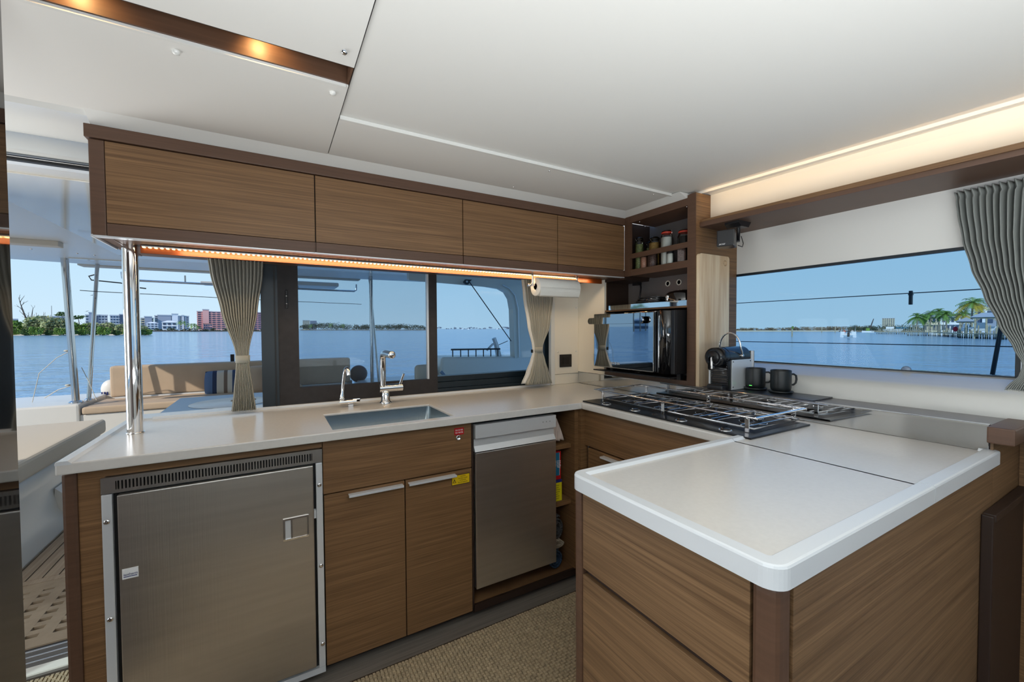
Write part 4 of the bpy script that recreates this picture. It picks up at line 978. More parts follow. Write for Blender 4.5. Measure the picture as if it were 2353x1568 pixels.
# cushions
def pillow(name, lab, c, w, h, m, rz=0, stripes=None, tilt=-.25):
    p = thing(name, lab, 'pillow', c, 'cockpit pillows')
    n = 16; R4 = Matrix.Rotation(rz, 3, 'Z') @ Matrix.Rotation(tilt, 3, 'X'); mb = MB()
    for s_ in (1, -1):
        vs = []
        for i in range(n+1):
            for j in range(n+1):
                u, v = i/n*2-1, j/n*2-1
                d = .055*((1-u**4)*(1-v**4))**.5; k = 1-.05*(abs(u*v))**2
                vs.append(Vector(c)+R4 @ Vector((u*w/2*k, -s_*d, v*h/2*k)))
        mb.add(vs, [(i*(n+1)+j, (i+1)*(n+1)+j, (i+1)*(n+1)+j+1, i*(n+1)+j+1) for i in range(n) for j in range(n)], True)
    mb.build('cover', m, p)
    return p
def stripe_mat():
    m, t, b = nodes('striped_canvas'); c = t.nodes.new('ShaderNodeTexCoord'); s_ = t.nodes.new('ShaderNodeSeparateXYZ'); ml = t.nodes.new('ShaderNodeMath'); ml.operation = 'MULTIPLY_ADD'
    ml.inputs[1].default_value = 2.2; ml.inputs[2].default_value = .5
    r = t.nodes.new('ShaderNodeValToRGB'); r.color_ramp.interpolation = 'CONSTANT'
    cs = [srgb(88, 112, 146), srgb(40, 54, 84), srgb(204, 196, 182), srgb(124, 106, 92), srgb(208, 200, 186), srgb(60, 76, 108), srgb(196, 180, 160), srgb(88, 112, 146), srgb(196, 190, 180), srgb(50, 62, 92)]
    e = r.color_ramp.elements; e[0].position = 0; e[0].color = (*cs[0], 1); e[1].position = .18; e[1].color = (*cs[1], 1)
    for p_, c_2 in zip((.27, .42, .50, .60, .68, .78, .86, .94), cs[2:]): q = e.new(p_); q.color = (*c_2, 1)
    t.links.new(c.outputs['Object'], s_.inputs[0]); t.links.new(s_.outputs[0], ml.inputs[0]); t.links.new(ml.outputs[0], r.inputs[0]); t.links.new(r.outputs[0], b.inputs['Base Color'])
    b.inputs['Roughness'].default_value = .8; return m
M['stripe'] = stripe_mat(); M['bluec'] = mat('blue_canvas', srgb(70, 104, 160), .8)
pillow('striped_pillow', 'blue, tan and cream striped pillow leaning on the cockpit settee', (-.47, 5.88, .695), .45, .29, 'stripe')
pillow('tan_pillow', 'plain tan pillow leaning behind the tied curtain', (-.13, 5.80, .715), .32, .34, 'tan', .25)
fc = thing('folding_chair', 'folded deck chair with blue canvas beside the tied curtain', 'chair', (.1, 5.2, .58))
MB().hexa([(.0, 5.50, .579), (.31, 5.50, .579), (.31, 5.54, .579), (.0, 5.54, .579)], [(-.11, 5.72, .87), (-.02, 5.72, .87), (-.02, 5.75, .87), (-.11, 5.75, .87)]).build('canvas', 'bluec', fc)
MB().tube([(.33, 5.49, .592), (.0, 5.71, .89)], .013, 8).build('frame_tube', 'tan', fc)
# hardtop
ht = thing('hardtop', 'glossy white cockpit hardtop on steel posts', 'roof', (0, 4.1, 2))
MB().prism([(-2.7, 2.415), (3.4, 2.415), (3.4, 5.75), (1.2, 5.95), (-1.5, 5.95), (-2.7, 5.75)], 1.995, 2.10).build('shell', 'outwhite', ht, bevel=.02)
B(-1.74, 1.05, 5.96, 6.12, 1.985, 2.04).build('aft_beam', 'creamc', ht, bevel=.01)
B(-3.0, -1.42, 4.52, 4.62, 1.955, 1.996).build('beam', 'creamc', ht, bevel=.006)
MB().box(-1.65, -1.2, 5.45, 5.52, 1.985, 1.997).build('post_pad', 'roof', ht, bevel=.004)
MB().box(-1.2, 2.5, 2.67, 5.2, 1.988, 1.9965).build('roof_panel', 'roof', ht, bevel=.003)
for x, y in ((-1.75, 5.05), (-1.50, 5.15), (-1.40, 5.20)): MB().lathe([(.012, 0), (.01, -.006), (0, -.007)], (x, y, 1.9965), n=12).build('stud', 'steel2', ht)
def post(lab, a, b, r, grp='hardtop posts'):
    p = thing('hardtop_post', lab, 'post', a, grp)
    MB().tube([a, b], r, 20).build('tube', 'poststeel', p)
    MB().lathe([(r*1.9, 0), (r*1.9, .008), (r*1.1, .02)], a, n=24).build('foot', 'steel2', p)
    return p
post('thick polished steel hardtop post at the port aft corner', (-1.655, 5.54, .617), (-1.70, 5.54, 1.995), .028)
post('thinner slanted steel brace beside the port aft post', (-1.60, 5.66, .617), (-1.555, 5.85, 1.995), .017)
post('polished steel hardtop post standing behind the mixer tap', (1.105, 5.55, .60), (1.105, 5.55, 1.995), .023)
post('thin steel brace leaning against the post behind the mixer tap', (1.20, 5.60, .60), (1.12, 5.72, 1.995), .014)
rl = thing('davit_rail', 'thin steel davit rail with loose cable under the aft edge of the hardtop', 'rail', (-.6, 6.3, 1.9))
MB().tube([(-1.45, 6.2, 1.965), (-1.45, 6.22, 1.90), (-1.40, 6.24, 1.88), (.6, 6.3, 1.86), (1.02, 6.3, 1.86), (1.05, 6.3, 1.88), (1.05, 6.3, 1.96)], .013, 10).build('tube', 'steel2', rl)
for x in (-.9, -.2, .3): MB().cyl((x, 6.27, 1.865), (x, 6.27, 1.965), .010, 8).build('stay', 'steel2', rl)
MB().tube([(-1.65, 6.2, 1.93), (-1.72, 6.2, 1.90), (-1.70, 6.2, 1.86), (-1.58, 6.2, 1.85), (-1.46, 6.2, 1.84), (-1.36, 6.2, 1.80), (-1.25, 6.22, 1.79)], .007, 6).build('cable', 'black', rl)
MB().tube([(-.25, 6.3, 1.90), (-.30, 6.3, 1.84), (-.22, 6.3, 1.80), (-.18, 6.3, 1.84), (-.25, 6.3, 1.87), (-.55, 6.3, 1.85)], .005, 6).build('cable', 'black', rl)
B(-.75, -.15, 6.25, 6.6, 1.885, 1.905).build('solar_panel', 'alu', rl)
B(.1, .8, 6.15, 6.6, 1.90, 1.955).build('raft_box', 'outwhite', rl, bevel=.02)
tag(MB().tube([(-1.62, 5.6, 1.70), (-1.5, 5.62, 1.695), (.1, 6.0, 1.675), (1.1, 6.2, 1.67)], .0035, 6).build('stay_wire', 'black'), 'thin dark wire stretched between the hardtop posts', 'wire')
lin = thing('lifeline', 'thin white rope and wire knotted to the port aft post', 'rope', (-1.7, 5.6, 1))
MB().tube([(-1.70, 5.58, 1.11), (-1.80, 5.62, 1.05), (-1.95, 5.7, .90), (-2.02, 5.75, .62)], .003, 6).build('rope', 'rope', lin)
MB().tube([(-1.69, 5.58, .78), (-1.80, 5.62, .74), (-1.92, 5.7, .66)], .004, 6).build('rope', 'rope', lin)
MB().tube([(-1.62, 5.58, .95), (-1.56, 5.55, .80), (-1.50, 5.5, .63)], .003, 6).build('rope', 'rope', lin)
for z in (1.115, .785): MB().ball((-1.715, 5.56, z), .014, 8, 6, (1.5, 1, .7)).build('knot', 'rope', lin)
lb = thing('life_ring_bag', 'small rounded white bag with blue marks wedged behind the end of the settee backrest', 'bag', (-1.56, 6.22, .6))
MB().ball((-1.575, 6.22, .66), .10, 18, 12, (.85, .6, 1.05)).build('bag', 'outwhite', lb)
for k in range(3): B(-1.64+.022*k, -1.63+.022*k, 6.160+.0, 6.172, .60, .635).build('blue_mark', 'navy', lb)

# starboard side of the cockpit
sb = thing('starboard_coaming', 'white moulded coaming and hardtop arch outside the right-hand window', 'coaming', (2.2, 4.5, 0))
MB().hexa([(1.46, 4.25, -.03), (3.4, 4.25, -.03), (3.4, 5.0, -.03), (1.46, 5.0, -.03)], [(1.66, 4.5, .985), (3.3, 4.42, .94), (3.3, 4.95, .94), (1.72, 4.9, .985)]).build('coaming_mould', 'outwhite', sb, bevel=.04, seg=3)
arch = [(2.62, .90), (2.60, 1.55), (2.575, 1.68), (2.52, 1.76), (2.43, 1.80), (2.25, 1.82), (1.3, 1.85), (1.3, 2.0), (3.3, 2.0), (3.3, .90)]
MB().prism([(x+.0, z) for x, z in arch], 4.45, 4.60, 'y').build('arch', 'roof', sb, bevel=.015)
MB().tube([(2.66, 4.43, .95), (2.645, 4.43, 1.55), (2.60, 4.43, 1.72), (2.52, 4.43, 1.80), (2.42, 4.43, 1.84)], .008, 8).build('arch_piping', 'alu', sb)
MB().hexa([(1.1, 3.6, -.03), (2.6, 3.6, -.03), (2.6, 4.2, -.03), (1.1, 4.2, -.03)], [(1.28, 3.75, .78), (2.4, 3.6, .69), (2.4, 4.1, .69), (1.30, 4.1, .78)]).build('helm_seat_base', 'outwhite', sb, bevel=.04, seg=3)
MB().tube([(1.55, 4.22, .85), (1.60, 4.2, .79), (2.2, 3.9, .70)], .018, 8).build('grab_moulding', 'table', sb)
hs = thing('helm_seat', 'grey cushioned seat back standing by the right sliding frame', 'seat', (1.5, 4.6, .5))
B(1.37, 1.62, 4.50, 4.62, .60, .905).build('backrest', 'creamc', hs, bevel=.06, seg=4)
B(1.37, 1.72, 4.2, 4.6, .585, .64).build('cushion', 'creamc', hs, bevel=.02)
MB().ball((1.50, 4.45, .67), .10, 14, 10, (1.2, 1, .7)).build('cover', 'frame', hs)
MB().ball((1.03, 6.1, .69), .12, 16, 10, (1, .6, 1)).build('fender', 'frame')
tag(bpy.data.objects['fender'], 'dark round fender beside the tan backrest end', 'fender')
gr = thing('gun_rail', 'low dark rail on short posts along the starboard coaming', 'rail', (2.1, 4.6, 1))
MB().tube([(1.80, 4.55, 1.065), (2.45, 4.55, 1.055)], .010, 8).build('tube', 'frame', gr)
for k in range(7): MB().cyl((1.82+.1*k, 4.55, .96), (1.82+.1*k, 4.55, 1.063), .007, 8).build('rail_post', 'frame', gr)
wn_ = thing('winch_crane', 'grey outboard lifting crane on the starboard coaming', 'crane', (2.4, 4.7, 1))
MB().tube([(2.46, 4.62, .95), (2.43, 4.62, 1.12), (2.40, 4.62, 1.19)], .028, 10).build('column', 'alu', wn_)
MB().tube([(2.50, 4.62, .95), (2.46, 4.62, 1.08), (2.44, 4.62, 1.13), (2.38, 4.62, 1.11), (2.30, 4.62, 1.04)], .014, 8).build('arm', 'alu', wn_)
MB().tube([(2.46, 4.62, 1.10), (2.60, 4.62, 1.15)], .004, 6).build('line', 'frame', wn_)
blk = thing('block_and_line', 'black pulley block with a taut line running down to the coaming', 'pulley', (2.0, 4.4, 1.8))
MB().prism([(1.925+.035*cos(radians(a)), 1.845+.035*sin(radians(a))) for a in range(180, 361, 20)]+[(1.99, 1.87), (1.91, 1.87)], 4.36, 4.39, 'y').build('block', 'frame', blk)
MB().lathe([(0, .002), (.012, .002), (.012, 0)], (1.925, 4.36, 1.845), (0, -1, 0), 12).build('sheave', 'alu', blk)
MB().tube([(1.965, 4.38, 1.845), (2.54, 4.43, 1.155)], .0055, 6).build('line', 'frame', blk)
# lifelines and stanchion outside the side window
for nm, a, b, l_ in (('lifeline_wire', (2.95, 2.6, 1.479), (2.95, -.6, 1.470), 'upper dark lifeline wire crossing the side window view'), ('lifeline_wire', (2.95, 2.6, 1.194), (2.95, -.6, 1.203), 'lower dark lifeline wire crossing the side window over the water')):
    tag(MB().tube([a, b], .0024, 8).build(nm, 'frame'), l_, 'wire')
tag(MB().box(2.942, 2.958, .849, .863, 1.413, 1.487).box(2.940, 2.960, .847, .865, 1.463, 1.471).build('wire_clip', 'frame', bevel=.002), 'dark clip hanging on the upper lifeline wire', 'clip')
tag(MB().tube([(2.95, .568, .95), (2.95, .561, 1.058), (2.95, .547, 1.192), (2.95, .530, 1.36), (2.95, .515, 1.50)], .0085, 10).build('stanchion', 'frame'), 'dark leaning stanchion beside the large curtain', 'post')

# ================================================================== sea and shores, square to the true horizon
def pray(px, py): return (FW + (px-1176.5)/FPX*RT + (py-784)/FPX*DN)
UP = pray(2353, 756).cross(pray(0, 756)).normalized()
if UP.z < 0: UP = -UP
EX = (RT - UP*RT.dot(UP)).normalized(); EYD = UP.cross(EX)
if EYD.dot(FW) < 0: EYD = -EYD
SEA = -2.12        # sea level below the eye
def E(x, d, h):    # x to starboard of the view axis, d ahead, h above the sea
    return EYE + EX*x + EYD*d + UP*(SEA+h)
def X(px, d): return (px-1176.5)/FPX*d
PIV = [None]       # (x, d): things built round a pivot are turned square to the line of sight from the boat
def turn(v):
    if PIV[0] is None: return v
    px_, pd_ = PIV[0]; a = atan2(px_, pd_); lx, ly = v[0]-px_, v[1]-pd_
    return (px_+lx*cos(a)+ly*sin(a), pd_-lx*sin(a)+ly*cos(a), v[2])
class FM(MB):      # builder in the sea frame
    def build(s, *a, **k):
        s.v = [tuple(E(*turn(v))) for v in s.v]; return MB.build(s, *a, **k)
def fbox(x0, x1, d0, d1, h0, h1): return FM().box(x0, x1, d0, d1, h0, h1)
def sea_mat():
    m, t, b = nodes('sea_water'); c = t.nodes.new('ShaderNodeTexCoord')
    b.inputs['Base Color'].default_value = (.27, .44, .58, 1); b.inputs['Roughness'].default_value = .12; b.inputs['IOR'].default_value = 1.33
    hs_ = []
    for sc, st in (((.9, .9, .9), .9), ((.22, .30, .2), 1.6), ((3.0, 3.4, 3), .35)):
        mp = t.nodes.new('ShaderNodeMapping'); mp.inputs['Scale'].default_value = sc; mp.inputs['Rotation'].default_value = (0, 0, .5)
        n = t.nodes.new('ShaderNodeTexNoise'); n.inputs['Scale'].default_value = 1; n.inputs['Detail'].default_value = 4
        ml = t.nodes.new('ShaderNodeMath'); ml.operation = 'MULTIPLY'; ml.inputs[1].default_value = st
        t.links.new(c.outputs['Object'], mp.inputs[0]); t.links.new(mp.outputs[0], n.inputs[0]); t.links.new(n.outputs[0], ml.inputs[0]); hs_.append(ml)
    a1 = t.nodes.new('ShaderNodeMath'); a2 = t.nodes.new('ShaderNodeMath')
    t.links.new(hs_[0].outputs[0], a1.inputs[0]); t.links.new(hs_[1].outputs[0], a1.inputs[1]); t.links.new(a1.outputs[0], a2.inputs[0]); t.links.new(hs_[2].outputs[0], a2.inputs[1])
    u = t.nodes.new('ShaderNodeBump'); u.inputs['Strength'].default_value = .55; u.inputs['Distance'].default_value = .5
    t.links.new(a2.outputs[0], u.inputs['Height']); t.links.new(u.outputs[0], b.inputs['Normal'])
    return m
M['sea'] = sea_mat()
nn = 64; mb = FM()
mb.add([(0, 0, 0)]+[(30000*cos(2*pi*k/nn), 30000*sin(2*pi*k/nn), 0) for k in range(nn)], [(0, 1+k, 1+(k+1) % nn) for k in range(nn)])
struct(mb.build('sea', 'sea'), 'rippled blue water of the bay', 'water')
M['pinkw'] = mat('pink_render', srgb(222, 170, 164), .8); M['pinks'] = mat('shaded_pink_render', srgb(186, 142, 148), .8)  # second pink is the hotel's render with the wing's shade put in
M['bw1'] = mat('pale_render', srgb(206, 208, 212), .8); M['bw2'] = mat('grey_render', srgb(160, 166, 178), .8); M['bw3'] = mat('white_render', srgb(232, 234, 236), .7)
M['bw4'] = mat('cream_render', srgb(226, 214, 184), .8); M['win'] = mat('dark_windows', srgb(70, 84, 106), .3); M['rf'] = mat('grey_roof', srgb(186, 190, 196), .6)
M['tile'] = mat('brown_tile_roof', srgb(140, 104, 92), .8); M['roofw'] = mat('white_metal_roof', srgb(236, 238, 240), .5)
M['leaf'] = mat('mangrove_leaves', srgb(122, 150, 74), .6, vary=(.5, .45)); M['leaf2'] = mat('pale_mangrove_leaves', srgb(164, 172, 128), .6, vary=(.5, .4)); M['leaf3'] = mat('dark_green_leaves', srgb(96, 120, 72), .6, vary=(.5, .4))
M['twig'] = mat('grey_twigs', srgb(150, 142, 134), .9); M['bark'] = mat('dark_bark', srgb(84, 76, 70), .9); M['palmtrunk'] = mat('palm_trunk', srgb(164, 150, 132), .9)
M['forest'] = mat('distant_woods', srgb(76, 88, 68), .8, vary=(.05, .3))
M['palm'] = mat('palm_fronds', srgb(116, 150, 62), .5, vary=(.6, .4)); M['palmy'] = mat('yellow_palm_fronds', srgb(190, 168, 56), .5); M['pile'] = mat('weathered_pilings', srgb(178, 168, 140), .9, vary=(2, .3)); M['pilew'] = mat('wet_piling_foot', srgb(46, 44, 42), .6)
M['sand'] = mat('sand', srgb(214, 200, 172), .9); M['scrub'] = mat('brown_scrub', srgb(138, 122, 100), .9, vary=(.08, .3)); M['hull'] = mat('white_hull', srgb(236, 236, 234), .3); M['redc'] = mat('red_cover', srgb(196, 24, 44), .6)
for k_ in ('leaf', 'leaf2', 'leaf3', 'forest', 'scrub'): M[k_].node_tree.nodes['Principled BSDF'].inputs['Specular IOR Level'].default_value = .05
M['skin'] = mat('skin', srgb(196, 140, 112), .6); M['shirt1'] = mat('orange_shirt', srgb(220, 96, 60), .8); M['shirt2'] = mat('dark_shirt', srgb(50, 60, 66), .8); M['shirt3'] = mat('pale_shirt', srgb(206, 200, 192), .8)

def building(name, lab, cat, px0, px1, ytop, d, m, depth=18, nf=6, nw=6, roof=None, ybase=757, grp=None, tower=None, balc=True):
    xc_ = X((px0+px1)/2, d); ca = cos(atan2(xc_, d)); PIV[0] = (xc_, d)
    XX = lambda q: xc_+(X(q, d)-xc_)*ca
    x0, x1 = XX(px0), XX(px1); h = (756-ytop)/FPX*d - SEA; hb_ = -SEA - (ybase-756)/FPX*d
    t = thing(name, lab, cat, E((x0+x1)/2, d, hb_), grp)
    fbox(x0, x1, d, d+depth, max(0, hb_-1), h).build('wall', m, t)
    w = FM(); H = (h-hb_)/nf; Wd = (x1-x0)/nw
    for i in range(nf):
        for j in range(nw):
            w.box(x0+Wd*(j+.2), x0+Wd*(j+.8), d-.25, d+.1, hb_+H*(i+.28), hb_+H*(i+.78))
    w.build('windows', 'win', t, kind='stuff')
    if balc:
        b = FM()
        for i in range(1, nf+1): b.box(x0-.2, x1+.2, d-.8, d+.1, hb_+H*i-.25, hb_+H*i)
        b.build('balcony_slabs', m, t, kind='stuff')
    if roof == 'hip':
        o = .06*(x1-x0); rh = (x1-x0)*.16
        FM().hexa([(x0-o, d-o, h), (x1+o, d-o, h), (x1+o, d+depth+o, h), (x0-o, d+depth+o, h)], [((x0*.65+x1*.35), d+depth*.45, h+rh), ((x0*.35+x1*.65), d+depth*.45, h+rh), ((x0*.35+x1*.65), d+depth*.55, h+rh), ((x0*.65+x1*.35), d+depth*.55, h+rh)]).build('roof', 'roofw', t)
    else:
        fbox(x0-.3, x1+.3, d-.3, d+depth, h, h+.8).build('parapet', 'rf' if roof is None else roof, t)
    if tower:
        for (a, b_, yt, mm) in tower:
            hh = (756-yt)/FPX*d - SEA
            fbox(XX(a), XX(b_), d-1.2, d+8, hb_, hh).build('stair_tower', mm, t)
            fbox(XX(a)-.4, XX(b_)+.4, d-1.6, d+8.4, hh, hh+1).build('tower_cap', 'rf', t)
    PIV[0] = None
    return t
G = 'apartment blocks across the bay'
building('apartment_block', 'grey apartment block with a taller stair tower behind the island bushes', 'building', 198, 249, 725, 420, 'bw1', 20, 5, 7, tower=[(206, 218, 720, 'bw2'), (218, 227, 726, 'win')], grp=G)
building('apartment_block', 'pale apartment block with dark corner strip left of the steel pole', 'building', 254, 287, 726, 420, 'bw1', 20, 5, 5, tower=[(276, 284, 724, 'win')], grp=G)
building('apartment_block', 'low cream and dark apartment block just right of the steel pole', 'building', 319, 354, 732, 450, 'bw4', 20, 5, 5, tower=[(333, 350, 729, 'bw2')], grp=G)
building('apartment_block', 'long white and grey apartment block with a raised middle tower', 'building', 357, 436, 727, 470, 'bw1', 24, 7, 10, tower=[(364, 394, 726, 'bw2'), (396, 410, 723, 'bw3'), (419, 424, 726, 'bw1')], grp=G)
building('pink_hotel', 'large salmon pink hotel with a roofed tower', 'building', 454, 520, 717, 520, 'pinkw', 30, 9, 6, tower=[(467, 481, 713, 'pinkw')], grp=G)
building('pink_hotel', 'pink hotel wing with its shade in the colour, beside the pink tower', 'building', 481, 612, 718, 556, 'pinks', 30, 9, 14, grp=G)
building('hotel_lodge', 'low pink lodge with a tiled roof at the foot of the pink hotel', 'building', 468, 488, 745, 500, 'pinkw', 10, 2, 4, 'tile')
building('waterfront_house', 'white waterfront house with gabled metal roof left of the pavilion', 'house', 338, 364, 743, 360, 'bw3', 12, 3, 3, 'hip', 757.5)
building('waterfront_house', 'white two-storey pavilion house with wide hip roof by the water', 'house', 373, 407, 741, 340, 'bw3', 12, 2, 3, 'hip', 757.5)
building('low_roof_building', 'low grey roofed building at the left behind the island', 'building', 20, 42, 735, 330, 'bw2', 10, 2, 3, grp=G)
building('low_roof_building', 'grey roofed building half hidden behind the island bushes', 'building', 122, 158, 729, 330, 'bw2', 10, 3, 4, grp=G)
building('tower_block', 'pale twin apartment tower seen through the insect screen', 'building', 696, 712, 737, 900, 'bw4', 30, 9, 5, balc=False)
building('tower_block', 'greyer half of the twin tower, right of the pale one', 'building', 713, 728, 738, 905, 'bw2', 30, 9, 5, balc=False)
building('yellow_condo', 'yellow and white condominium tower beyond the channel', 'building', 2026, 2055, 732, 700, 'bw4', 26, 9, 6, balc=True)

# the shore that mirrors in the oven door, off the port quarter
building('boat_house', 'pale house on the port shore that shows mirrored in the oven door', 'house', -3050, -2500, 690, 40, 'bw3', 10, 2, 14, 'hip', 790, balc=False)
# foliage
def leafball(mb, c, r, n, sz, sc=(1, 1, .8)):
    for _ in range(n):
        v = Vector((random.gauss(0, 1), random.gauss(0, 1), random.gauss(0, 1))).normalized()*r*random.uniform(.55, 1.05)
        p = Vector((c[0]+v.x*sc[0], c[1]+v.y*sc[1], c[2]+v.z*sc[2])); a = Vector((random.uniform(-1, 1), random.uniform(-1, 1), random.uniform(-.6, .6))).normalized()*sz*random.uniform(.6, 1.3); b = a.cross(Vector((random.uniform(-1, 1), random.uniform(-1, 1), random.uniform(-1, 1)))).normalized()*sz*.6
        mb.add([p-a, p+b, p+a, p-b], [(0, 1, 2, 3)])
def shrub_proto(name, m, seed, w, h, twigs):
    random.seed(seed)
    t = thing(name, '', 'shrub', E(0, 140, 0))
    mb = FM()
    for k in range(9):
        a = random.uniform(0, 2*pi); q = random.uniform(0, .75)
        leafball(mb, (w*q*cos(a)*.7, 140+w*q*sin(a)*.35, h*random.uniform(.25, .72)), w*random.uniform(.30, .45), 150, .34)
    leafball(mb, (0, 140, h*.35), w*.6, 300, .36, (1.25, .7, .6))
    mb.build('leaves', m, t, kind='stuff')
    tw = FM()
    for k in range(14 if twigs else 5):
        a = random.uniform(-1, 1); tw.tube([(a*w*.25, 140, 0), (a*w*.5, 140+random.uniform(-1, 1), h*.5), (a*w*.8+random.uniform(-.4, .4), 140+random.uniform(-1, 1), h*random.uniform(.7, 1.05))], [.07, .05, .02], 5)
    tw.build('branches', 'twig', t)
    return t
P1 = shrub_proto('mangrove_bush', 'leaf', 1, 3.4, 4.2, False)
P2 = shrub_proto('mangrove_bush', 'leaf2', 2, 3.2, 4.6, True)
P3 = shrub_proto('mangrove_bush', 'leaf3', 3, 3.0, 3.6, False)
base0 = E(0, 140, 0)
used = set()
bl = []
for i, px in enumerate([30, 52, 70, 88, 106, 124, 142, 160, 184, 206, 226, 244, 262, 282, 302, 322, 340]):
    front = [40, 96, 150, 200, 270, 318]
    d = 138 + (i*7 % 5)
    hgt = {0: .8, 1: 1.15, 2: 1.2, 3: 1.45, 4: 1.4, 5: 1.3, 6: 1.15, 7: 1.0, 8: .95, 9: .95, 10: .9, 11: .95, 12: .85, 13: .85, 14: .75, 15: .7, 16: .5}[i]
    bl.append((px, d, hgt*1.12, (P1, P2, P3, P2)[i % 4] if i not in (0, 1) else P1))
for k, px in enumerate([36, 60, 84, 112, 138, 162, 190, 214, 240, 268, 296, 318, 336]):
    bl.append((px, 133-(k % 3), .55+.1*(k % 3), (P1, P3)[k % 2]))
for px, d, s_, p in bl:
    loc = E(X(px, d), d, 0)
    names = {P1: 'bright green mangrove bush on the small island at the left', P2: 'pale twiggy mangrove bush on the small island at the left', P3: 'dark green mangrove bush on the small island at the left'}
    grp = {P1: 'bright green island mangroves', P2: 'pale twiggy island mangroves', P3: 'dark green island mangroves'}
    if p not in used:
        used.add(p); o = p; o.location = loc; o.scale = (s_,)*3; o['label'] = names[p]; o['group'] = grp[p]
    else: dup(p, loc, names[p], grp[p], random.choice((0, .4, -.3, .2)), s_)
isl = FM(); x0, x1 = X(15, 132), X(352, 140)
isl.add([(x0, 131, -.1), (X(345, 136), 134, -.1), (x1, 139, -.1), (X(345, 146), 146, -.1), (x0, 150, -.1), (x0, 133, .35), (X(335, 137), 136, .35), (X(340, 140), 140, .35), (X(335, 144), 144, .35), (x0, 148, .35)], [(0, 1, 6, 5), (1, 2, 7, 6), (2, 3, 8, 7), (3, 4, 9, 8), (5, 6, 7, 8, 9)])
struct(isl.build('ground_island', 'sand'), 'low sandy mangrove island', 'island')
# dead tree
def tree_branches(mb, p, d, L, r, n):
    q = p + d*L; m_ = p + d*L*.5 + Vector((random.uniform(-.1, .1), 0, random.uniform(-.1, .1)))*L
    mb.tube([p, m_, q], [r, r*.8, r*.55], 5)
    if n:
        for k in range(random.choice((2, 3))):
            dd = (d + Vector((random.uniform(-.8, .8), random.uniform(-.4, .4), random.uniform(-.2, .6)))).normalized()
            tree_branches(mb, q if k else m_, dd, L*random.uniform(.5, .75), r*.55, n-1)
random.seed(11)
dd_ = 141
tr_ = thing('dead_tree', 'bare dead tree rising above the island bushes', 'tree', E(X(62, dd_), dd_, 0))
mb = FM(); p0 = Vector((X(66, dd_), dd_, 2))
mb.tube([p0, p0+Vector((-.5, 0, 3)), p0+Vector((-1.6, 0, 6)), p0+Vector((-2.6, 0, 9.2))], [.32, .26, .18, .09], 7)
for a in ((-1.6, 6, -.6), (-2.2, 8, .9), (-.6, 3.4, .5), (-1.1, 4.6, -.9), (-2.6, 9.2, -.2), (-2.5, 9.0, .4)):
    tree_branches(mb, p0+Vector((a[0], 0, a[1])), Vector((a[2], 0, .8)).normalized(), 1.5, .10, 2)
mb.tube([p0+Vector((0, 0, 1.5)), p0+Vector((1.2, 0, 4)), p0+Vector((1.7, 0, 7))], [.2, .15, .07], 6)
tree_branches(mb, p0+Vector((1.5, 0, 5.8)), Vector((.2, 0, 1)).normalized(), 1.3, .08, 2)
mb.build('branches', 'bark', tr_)
mb = FM(); leafball(mb, (p0.x+.4, dd_, 3.4), 1.7, 160, .3, (1.2, .8, .6)); mb.build('leaves', 'leaf3', tr_, kind='stuff')
for px, yt, lab in ((144, 717, 'flat-topped small tree on the island, left of the port post'), (181, 726, 'small dark tree on the island between post and brace')):
    t = thing('island_tree', lab, 'tree', E(X(px, 143), 143, 0)); h = (756-yt)/FPX*143-SEA
    FM().tube([(X(px, 143), 143, 0), (X(px+2, 143), 143, h*.6), (X(px-1, 143), 143, h*.95)], [.16, .12, .05], 6).build('trunk', 'bark', t)
    mb = FM()
    for k in range(6): leafball(mb, (X(px-10+4*k, 143), 143, h*(.86+.05*(k % 3))), .9, 40, .28, (1.2, .8, .4))
    mb.build('leaves', 'leaf3', t, kind='stuff')
tag(FM().tube([(X(120, 330), 330, 0), (X(120.5, 330), 330, (756-703)/FPX*330-SEA)], [.18, .12], 6).build('mast', 'bark'), 'thin bare mast standing behind the island', 'mast')
# birds
def bird(px, py, d, s_, lab):
    b = thing('bird', lab, 'bird', E(X(px, d), d, (756-py)/FPX*d-SEA), 'gliding sea birds')
    c = Vector((X(px, d), d, (756-py)/FPX*d-SEA))
    w = FM()
    for sg in (1, -1):
        w.add([c+Vector((0, -.12*s_, .02)), c+Vector((sg*.55*s_, -.1*s_, .22*s_*(1 if sg > 0 else -.1))), c+Vector((sg*1.05*s_, .1*s_, .42*s_*(1 if sg > 0 else -.45))), c+Vector((sg*.5*s_, .18*s_, .16*s_*(1 if sg > 0 else -.1))), c+Vector((0, .16*s_, 0)), c+Vector((sg*.5*s_, .04*s_, .14*s_*(1 if sg > 0 else -.1)))], [(0, 1, 5), (1, 2, 5), (2, 3, 5), (3, 4, 5), (4, 0, 5)])
    w.build('wings', 'bark', b)
    FM().ball(c, .13*s_, 8, 6, (1, 2.2, .9)).build('body', 'bark', b)
bird(214, 679, 60, .34, 'gliding bird highest in the sky right of the port post')
bird(201, 716, 70, .36, 'second gliding bird just above the grey apartment block')

